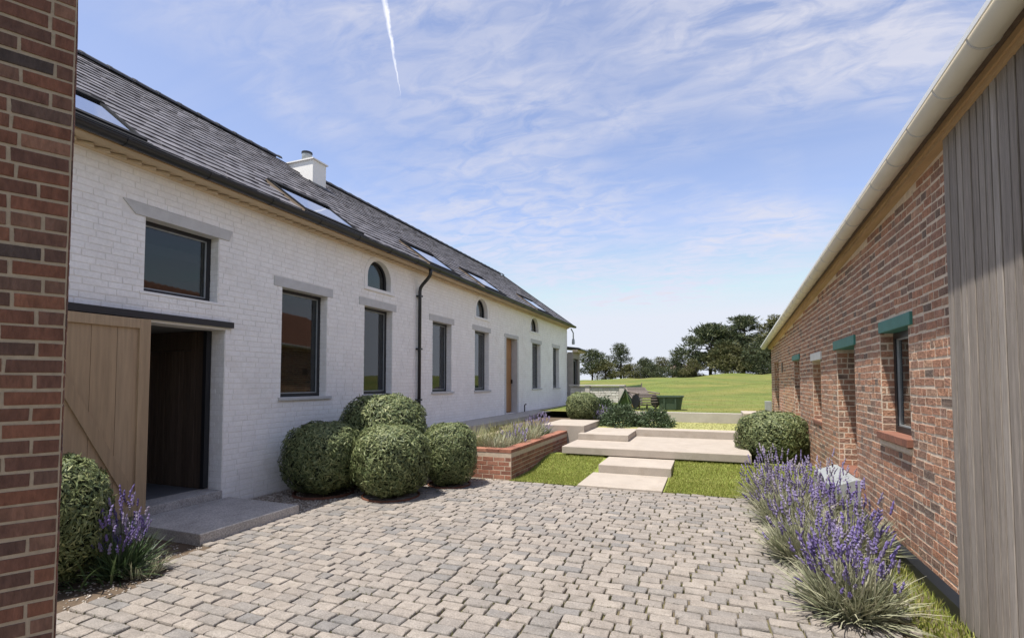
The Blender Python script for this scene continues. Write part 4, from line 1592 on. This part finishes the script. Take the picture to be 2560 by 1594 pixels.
def lavender(loc, R, H, n_leaf, n_flower, label, seed, fl='lav_flower', spread=1.0, leafmat='lav_leaf', group='lavender clumps', ecc=(1, 1), name='lavender'):
    t = thing(name, loc, label, 'lavender', group)
    r = np.random.default_rng(seed)
    a = r.uniform(0, 6.28, n_leaf)
    q = R * .55 * np.sqrt(r.uniform(0, 1, n_leaf))
    P = np.stack([np.cos(a) * q * ecc[0], np.sin(a) * q * ecc[1], np.zeros(n_leaf)], 1)
    out = np.stack([np.cos(a) * ecc[0], np.sin(a) * ecc[1], np.zeros(n_leaf)], 1)
    D = unit(out * (.25 + .75 * q / R)[:, None] * spread + np.array([0, 0, 1.0]) + r.normal(size=(n_leaf, 3)) * .38)
    D[:, 2] = np.abs(D[:, 2])
    L_ = H * .54 * r.uniform(.35, 1.2, n_leaf)
    v, f = leaf_strips(P + np.array(loc), D, unit(np.array([0, 0, 1.0]) + r.normal(size=(n_leaf, 3)) * .4), L_, .009 * r.uniform(.7, 1.5, n_leaf), r.uniform(-.42, .05, n_leaf), 3)
    link('leaves', raw_mesh('leaves', v, f), leafmat, t)
    # flower stems and spikes
    n = n_flower
    a = r.uniform(0, 6.28, n)
    q = R * np.sqrt(r.uniform(0, 1, n))
    base = np.stack([np.cos(a) * q * .45 * ecc[0], np.sin(a) * q * .45 * ecc[1], np.zeros(n)], 1) + np.array(loc)
    hh = H * (1.0 - .35 * (q / R) ** 2) * r.uniform(.42, 1.08, n)
    tip = np.stack([np.cos(a) * q * ecc[0], np.sin(a) * q * ecc[1], hh], 1) + np.array(loc) + r.normal(size=(n, 3)) * .02
    D = tip - base
    L_ = np.linalg.norm(D, axis=1)
    D = D / L_[:, None]
    v, f = leaf_strips(base, D, unit(r.normal(size=(n, 3))), L_, np.full(n, .0055), np.zeros(n), 2)
    link('stems', raw_mesh('stems', v, f), leafmat, t)
    # spikes: ragged spindles with whorls
    VV, FF, b = [], [], 0
    seg, rings = 5, 7
    up = np.array([0, 0, 1.0])
    for i in range(n):
        d = unit((D[i] + r.normal(size=3) * .12)[None])[0]
        s = np.cross(d, up); s /= max(np.linalg.norm(s), 1e-6)
        u2 = np.cross(s, d)
        ln = r.uniform(.07, .125) * (H / .7) ** .5
        rad = r.uniform(.0075, .012)
        c0 = tip[i] - d * ln * .35
        bend = r.normal(size=3) * .012
        for k in range(rings):
            tt = k / (rings - 1)
            w = rad * (math.sin(math.pi * (.12 + .80 * tt)) ** .7) * (1.25 if k % 2 else .65)
            c = c0 + d * ln * tt + bend * tt * tt
            for j in range(seg):
                an = 6.283 * j / seg + k * .6
                VV.append(c + (s * math.cos(an) + u2 * math.sin(an)) * w * (1 + r.uniform(-.3, .3)))
        for k in range(rings - 1):
            for j in range(seg):
                j2 = (j + 1) % seg
                FF.append((b + k * seg + j, b + k * seg + j2, b + (k + 1) * seg + j2, b + (k + 1) * seg + j))
        b += rings * seg
    link('flowers', raw_mesh('flowers', np.array(VV), np.array(FF)), fl, t)['kind'] = 'stuff'
    return t


lavender((.90, 4.14, 0), .32, .66, 1900, 150, 'nearest lavender clump by the barn with deep violet spikes and grey green leaves', 31, 'lav_flower_deep', .75)
lavender((.80, 5.20, 0), .34, .62, 2400, 70, 'second lavender clump along the barn, pale straw leaves at its foot', 32, 'lav_flower', .8)
lavender((1.15, 5.45, 0), .36, .72, 1900, 90, 'lavender clump close to the barn wall under the window sill', 33, 'lav_flower_deep', 1.0)
lavender((.85, 6.45, 0), .42, .68, 1800, 130, 'lavender clump halfway along the row, full of soft purple spikes', 34, 'lav_flower', 1.0)
lavender((1.28, 7.10, 0), .40, .68, 1500, 110, 'lavender clump in front of the grey door step', 35, 'lav_flower', 1.0)
lavender((.82, 7.45, 0), .42, .70, 1500, 150, 'farthest lavender clump of the row, at the corner of the lawn', 36, 'lav_flower', 1.0)
lavender((-4.55, 2.74, 0), .20, .64, 420, 120, 'small bright violet lavender beside the brick pier', 37, 'lav_flower_deep', .8, 'strap_leaf')
lavender((-3.35, 8.75, .40), .28, .42, 500, 55, 'pale lavender in the middle of the raised brick bed', 38, 'lav_flower_pale', 1.0)
lavender((-3.45, 10.45, .40), .30, .52, 500, 90, 'lavender at the far end of the raised brick bed', 39, 'lav_flower_pale', 1.0, 'shrub_leaf')
lavender((-2.66, 13.5, .48), .30, .46, 400, 110, 'soft purple lavender between the far box ball and a dark shrub', 40, 'lav_flower_pale', 1.0, 'shrub_leaf')


def straps(loc, n, L0, label, seed, name, matk, cat, width=.018, spread=1.0, curl=-.6, R=.1, ecc=(1, 1), group=None):
    t = thing(name, loc, label, cat, group)
    r = np.random.default_rng(seed)
    a = r.uniform(0, 6.28, n)
    q = R * np.sqrt(r.uniform(0, 1, n))
    P = np.stack([np.cos(a) * q * ecc[0], np.sin(a) * q * ecc[1], np.zeros(n)], 1) + np.array(loc)
    b = a + r.normal(size=n) * .7
    sp = r.uniform(.1, 1, n) * spread
    D = unit(np.stack([np.cos(b) * sp, np.sin(b) * sp, np.ones(n)], 1))
    L_ = L0 * r.uniform(.5, 1.15, n)
    v, f = leaf_strips(P, D, unit(np.stack([-np.cos(b) * .5, -np.sin(b) * .5, np.ones(n)], 1)), L_, width * r.uniform(.6, 1.3, n), curl * r.uniform(.3, 1.1, n), 4)
    link('leaves', raw_mesh('leaves', v, f), matk, t)
    return t


straps((-4.56, 2.60, 0), 40, .32, 'strappy dark green leaves at the foot of the violet lavender by the pier', 51, 'strap_plant', 'strap_leaf', 'plant', .020, 1.6, -.7, .2)
straps((-4.40, 2.82, 0), 150, .17, 'pale leafy tuft spilling from the bed onto the setts', 52, 'leafy_tuft', 'lav_leaf', 'plant', .012, 1.2, -.4, .13)
for k, (x, y, lb) in enumerate(((-3.95, 8.2, 'straw coloured grass at the near left of the raised brick bed'), (-3.50, 8.15, 'green grass tuft at the near end of the raised brick bed'), (-3.80, 9.1, 'straw coloured grass half way along the raised bed, on its house side'),
                               (-3.40, 9.45, 'green grass tuft half way along the raised brick bed'), (-3.75, 10.1, 'straw coloured grass near the far end of the raised bed'))):
    straps((x, y, .40), 420, .46 if k != 1 else .36, lb, 60 + k, 'ornamental_grass', 'tall_grass' if k % 2 == 0 else 'lav_leaf', 'grass', .007, .8, -.35, .26, group='grasses in the raised bed')


# ================================================================== TREES beyond the crest
def pine(loc, H, Wd, label, seed, lean=0.0, clumps=46, base=.22, matk='pine_leaf', flat=.38, name='pine_tree', open_=.0, cat='tree'):
    t = thing(name, loc, label, cat, 'trees along the crest of the field')
    r = np.random.default_rng(seed)
    loc = np.array(loc, float)
    top = loc + np.array([lean * H, 0, H])
    path = [loc + np.array([0, 0, -.3]), loc + np.array([lean * H * .1, 0, H * .3]), loc + np.array([lean * H * .4 + .1, .1, H * .6]), loc + (top - loc) * .93]
    mbt = MB().tube([tuple(p) for p in path], [H * .035, H * .028, H * .018, H * .005], 7)
    C, S = [], []
    for i in range(clumps):
        tt = base + (1 - base) * (i + r.uniform(0, 1)) / clumps
        prof = (math.sin(math.pi * min(1, (tt - base) / (1 - base) * .80 + .20))) ** .7
        a = r.uniform(0, 6.28)
        q = Wd * .5 * prof * r.uniform(.25, 1.0)
        stem = loc + (top - loc) * tt
        c = stem + np.array([math.cos(a) * q, math.sin(a) * q * .8, r.uniform(-.03, .05) * H])
        C.append(c)
        S.append(Wd * r.uniform(.08, .155))
        if q > Wd * .18:
            mid = (stem + c) / 2 + np.array([0, 0, -.02 * H])
            mbt.tube([tuple(stem + np.array([0, 0, -.04 * H])), tuple(mid), tuple(c)], [H * .010, H * .007, H * .003], 5)
    mbt.build('trunk', 'bark', t)
    VV, FF, b = [], [], 0
    for c, s in zip(C, S):
        n = 175
        d = unit(r.normal(size=(n, 3)))
        lump = 1 + .35 * np.sin(d[:, 0] * 4 + s * 9) * np.sin(d[:, 1] * 4 + c[0])
        P = c + d * np.array([s * 1.4, s * 1.3, s * flat * 1.25]) * (lump * r.uniform(.35, 1, n) ** .5)[:, None]
        D = unit(d * np.array([1, 1, .5]) + np.array([0, 0, .35]) + r.normal(size=(n, 3)) * .5)
        v, f = leaf_strips(P, D, unit(r.normal(size=(n, 3))), s * .42 * r.uniform(.5, 1.2, n), s * .15 * r.uniform(.6, 1.3, n), r.uniform(-.3, .3, n), 1)
        VV.append(v); FF.append(f + b); b += len(v)
    link('crown', raw_mesh('crown', np.concatenate(VV), np.concatenate(FF)), matk, t)
    return t


def tz(x, y):
    return float(field_z(np.array(x), np.array(y))) - .15


TREES = [(-13.4, 62, 3.7, 5.2, 'wide low pine at the left end of the tree line, nearest the house', 1, .02, 34, .30, 'pine_leaf', .40),
         (-10.0, 63, 4.5, 3.9, 'narrow upright pine second from the left in the tree line', 2, -.05, 40, .15, 'pine_leaf', .42),
         (-11.6, 61, 2.3, 3.4, 'olive green bush in front of the two left pines', 3, 0, 30, .05, 'olive_leaf', .6),
         (-7.2, 63, 2.7, 3.8, 'dark round tree in the low gap of the tree line', 4, 0, 34, .05, 'pine_leaf', .6),
         (-5.2, 64, 2.5, 3.4, 'olive brown bush in the low gap of the tree line', 5, 0, 30, .05, 'olive_leaf', .6),
         (-3.3, 63, 2.4, 3.6, 'low dark bush left of the big spreading pine', 6, 0, 30, .05, 'pine_leaf', .6),
         (.35, 64, 5.9, 7.6, 'big spreading pine with long bare branch tips on its left side', 7, .02, 64, .16, 'pine_leaf', .36),
         (4.0, 65, 6.8, 5.8, 'tallest pine of the right hand group', 8, .03, 62, .10, 'pine_leaf', .40),
         (7.2, 64, 6.7, 6.0, 'dense pine partly hidden by the barn gutter', 9, 0, 62, .06, 'olive_leaf', .42),
         (2.2, 62, 3.4, 5.0, 'olive green undergrowth tree below the big pines', 10, 0, 42, .03, 'olive_leaf', .6),
         (5.6, 62, 3.6, 5.0, 'dark undergrowth tree at the foot of the tallest pine', 11, 0, 42, .03, 'pine_leaf', .6),
         (-8.7, 62, 2.1, 3.4, 'low olive bush right of the narrow upright pine', 13, 0, 26, .03, 'olive_leaf', .6),
         (-6.2, 62, 1.8, 3.4, 'low dark bush filling the gap before the olive brown bush', 14, 0, 26, .03, 'pine_leaf', .6),
         (-1.6, 62, 2.0, 3.0, 'low olive bush under the long left limbs of the big pine', 15, 0, 28, .03, 'olive_leaf', .6),
         (10.5, 65, 6.2, 6.0, 'pine at the right end of the tree line behind the barn', 12, 0, 52, .08, 'pine_leaf', .42)]
for (x, y, h, w, lb, sd_, ln_, cl, bs_, mk, fl_) in TREES:
    pine((x, y, tz(x, y)), h, w, lb, 200 + sd_, ln_, cl, bs_, mk, fl_, 'pine_tree' if 'pine' in lb.split(' in front')[0] and 'bush' not in lb and 'undergrowth' not in lb else ('bush' if 'bush' in lb else 'broadleaf_tree'))

# far cottage glimpsed between the trees
cot = thing('cottage', (-2.2, 66.5, 1.9), 'pale cottage roof glimpsed through the gap in the tree line', 'house')
MB().box(-4.2, -1.2, 66, 69, 1.2, 3.0).build('wall', 'plum_pale', cot)
MB().prism([(-4.4, 65.8, 2.95), (-4.4, 67.5, 3.8), (-4.4, 69.2, 2.95)], [(-1.0, 65.8, 2.95), (-1.0, 67.5, 3.8), (-1.0, 69.2, 2.95)]).build('roof', 'cottage_roof', cot)

# ================================================================== GARDEN FURNITURE ON THE FAR LAWN
def gz(x, y):
    return float(field_z(np.array(x), np.array(y)))


# whitewashed stone garden wall with concrete piers and cap
gw = thing('garden_wall', (-4.1, 20.4, .7), 'low whitewashed stone wall with concrete posts and flat cap behind the shrubs', 'wall')
gw_core = MB().box(-5.35, -3.22, 20.42, 20.58, .5, 1.41).build('wall', 'wall_cap', gw)
for xx in (-4.62, -3.22):
    MB().box(xx - .10, xx + .10, 20.36, 20.64, .5, 1.43).build('post', 'wall_cap', gw, bevel=.01)
MB().box(-5.4, -3.08, 20.33, 20.67, 1.431, 1.49).build('cap', 'wall_cap', gw, bevel=.01)
PG = frame((-5.35, 20.42), (1, 0), (0, -1))
pl = lay_bricks(PG, .0, 2.02, .55, 1.38, [(.62, .84, 0, 9)], .10, .24, .012, .03, 6, jitter=.6)
scatter_pieces('stone', 'stonework', gw_core, V6, pl, 'whitewash', brick_scores(pl), 300)

# green canvas windbreak beside the wall
wb = thing('windbreak', (-2.7, 19.6, .7), 'olive green canvas windbreak stretched beside the garden wall', 'windbreak')
MB().prism([(-3.0, 19.9, .72), (-2.35, 19.5, .72), (-2.35, 19.5, 1.50), (-3.0, 19.9, 1.44)], [(-3.0, 19.93, .72), (-2.35, 19.53, .72), (-2.35, 19.53, 1.50), (-3.0, 19.93, 1.44)]).build('canvas', 'green_canvas', wb)
for p, h in (((-3.02, 19.92), 1.47), ((-2.33, 19.5), 1.56)):
    MB().tube([(p[0], p[1], .6), (p[0], p[1], h)], .022, 8).build('post', 'slat_wood', wb)

# slatted barrel lounge chair
chx, chy, chz = -1.95, 16.9, gz(-1.95, 16.9)
lc = thing('lounge_chair', (chx, chy, chz), 'slatted grey wooden lounge chair with rolled seat and green canvas hood', 'chair')
for sx in (-.36, .36):
    pts = []
    for i in range(17):
        a = 6.283 * i / 16
        pts.append((chx + sx, chy - .10 + .24 * math.cos(a), chz + .27 + .21 * math.sin(a)))
    MB().prism([(p[0] - .02, p[1], p[2]) for p in pts[:-1]], [(p[0] + .02, p[1], p[2]) for p in pts[:-1]]).build('side_panel', 'black_frame', lc)
    MB().tube([(chx + sx, chy + .10, chz + .35), (chx + sx, chy + .38, chz + .55), (chx + sx, chy + .54, chz + .70)], .025, 8).build('back_post', 'slat_wood', lc)
    MB().tube([(chx + sx * 1.05, chy - .32, chz + .52), (chx + sx * 1.05, chy + .38, chz + .58)], .024, 8).build('armrest', 'slat_wood', lc)
for i in range(9):                                   # rolled seat
    a = math.radians(-150 + i * 27)
    yy, zz = chy - .10 + .255 * math.sin(a) * -1, chz + .27 + .225 * -math.cos(a) * -1
    yy, zz = chy - .10 - .255 * math.cos(math.radians(-30 + i * 22)), chz + .27 + .225 * math.sin(math.radians(-30 + i * 22))
    MB().box(chx - .35, chx + .35, yy - .035, yy + .035, zz - .018, zz + .018).build('seat_slat', 'slat_wood', lc, bevel=.008)
for i in range(7):                                   # back
    t_ = i / 6
    yy, zz = chy + .20 + .34 * t_, chz + .42 + .27 * t_
    MB().hexa([(chx - .36, yy - .03, zz - .035), (chx + .36, yy - .03, zz - .035), (chx + .36, yy, zz - .045), (chx - .36, yy, zz - .045),
               (chx - .36, yy + .005, zz + .030), (chx + .36, yy + .005, zz + .030), (chx + .36, yy + .035, zz + .022), (chx - .36, yy + .035, zz + .022)]).build('back_slat', 'slat_wood', lc)
for sx in (-.3, .3):
    for sy in (-.22, .30):
        MB().tube([(chx + sx, chy + sy, chz - .05), (chx + sx, chy + sy, chz + .16)], .028, 6).build('leg', 'slat_wood', lc)
lc.rotation_euler = (0, 0, math.radians(38))
# hooded canvas pod next to it
pod = thing('canvas_tent', (-2.65, 17.0, chz), 'small green canvas tent beside the slatted lounge chair', 'tent')
px_, py_ = -2.55, 17.0
for sg in (-1, 1):
    a = [(px_ + sg * .34, py_ - .16, chz), (px_ + sg * .30, py_ - .16, chz), (px_ + sg * .02, py_ - .16, chz + .58), (px_ + sg * .02, py_ - .16, chz + .63)]
    MB().prism(a, [(p[0], p[1] + .34, p[2]) for p in a]).build('canvas_side', 'green_canvas', pod)
MB().prism([(px_ - .29, py_ + .05, chz), (px_ + .29, py_ + .05, chz), (px_, py_ + .05, chz + .57)], [(px_ - .29, py_ + .07, chz), (px_ + .29, py_ + .07, chz), (px_, py_ + .07, chz + .57)]).build('back_panel', 'pod_lining', pod)
MB().box(px_ + .22, px_ + .28, py_ - .19, py_ - .165, chz, chz + .30).build('yellow_strap', 'yellow_trim', pod)
# green tub
tub = thing('garden_tub', (-1.12, 16.9, chz), 'tapered green garden tub standing alone on the lawn by the lounge chair', 'tub')
rings = []
for z, rx, ry in ((0, .30, .22), (.02, .315, .235), (.40, .385, .29), (.415, .42, .325), (.455, .42, .325), (.455, .385, .29), (.30, .36, .27), (.10, .32, .24)):
    rings.append([(-1.12 + rx * c, 16.9 + ry * s, chz + z) for c, s in [(math.copysign(abs(math.cos(a)) ** .45, math.cos(a)), math.copysign(abs(math.sin(a)) ** .45, math.sin(a))) for a in [6.283 * (k + .5) / 24 for k in range(24)]]])
MB().strip(rings, True, True).build('body', 'green_tub', tub)
for sx in (-.17, .17):
    MB().hexa([(-1.12 + sx - .025, 16.9 - .262, chz + .03), (-1.12 + sx + .025, 16.9 - .262, chz + .03), (-1.12 + sx + .025, 16.9 - .24, chz + .03), (-1.12 + sx - .025, 16.9 - .24, chz + .03),
               (-1.12 + sx - .025, 16.9 - .312, chz + .40), (-1.12 + sx + .025, 16.9 - .312, chz + .40), (-1.12 + sx + .025, 16.9 - .28, chz + .40), (-1.12 + sx - .025, 16.9 - .28, chz + .40)]).build('rib', 'green_tub', tub)
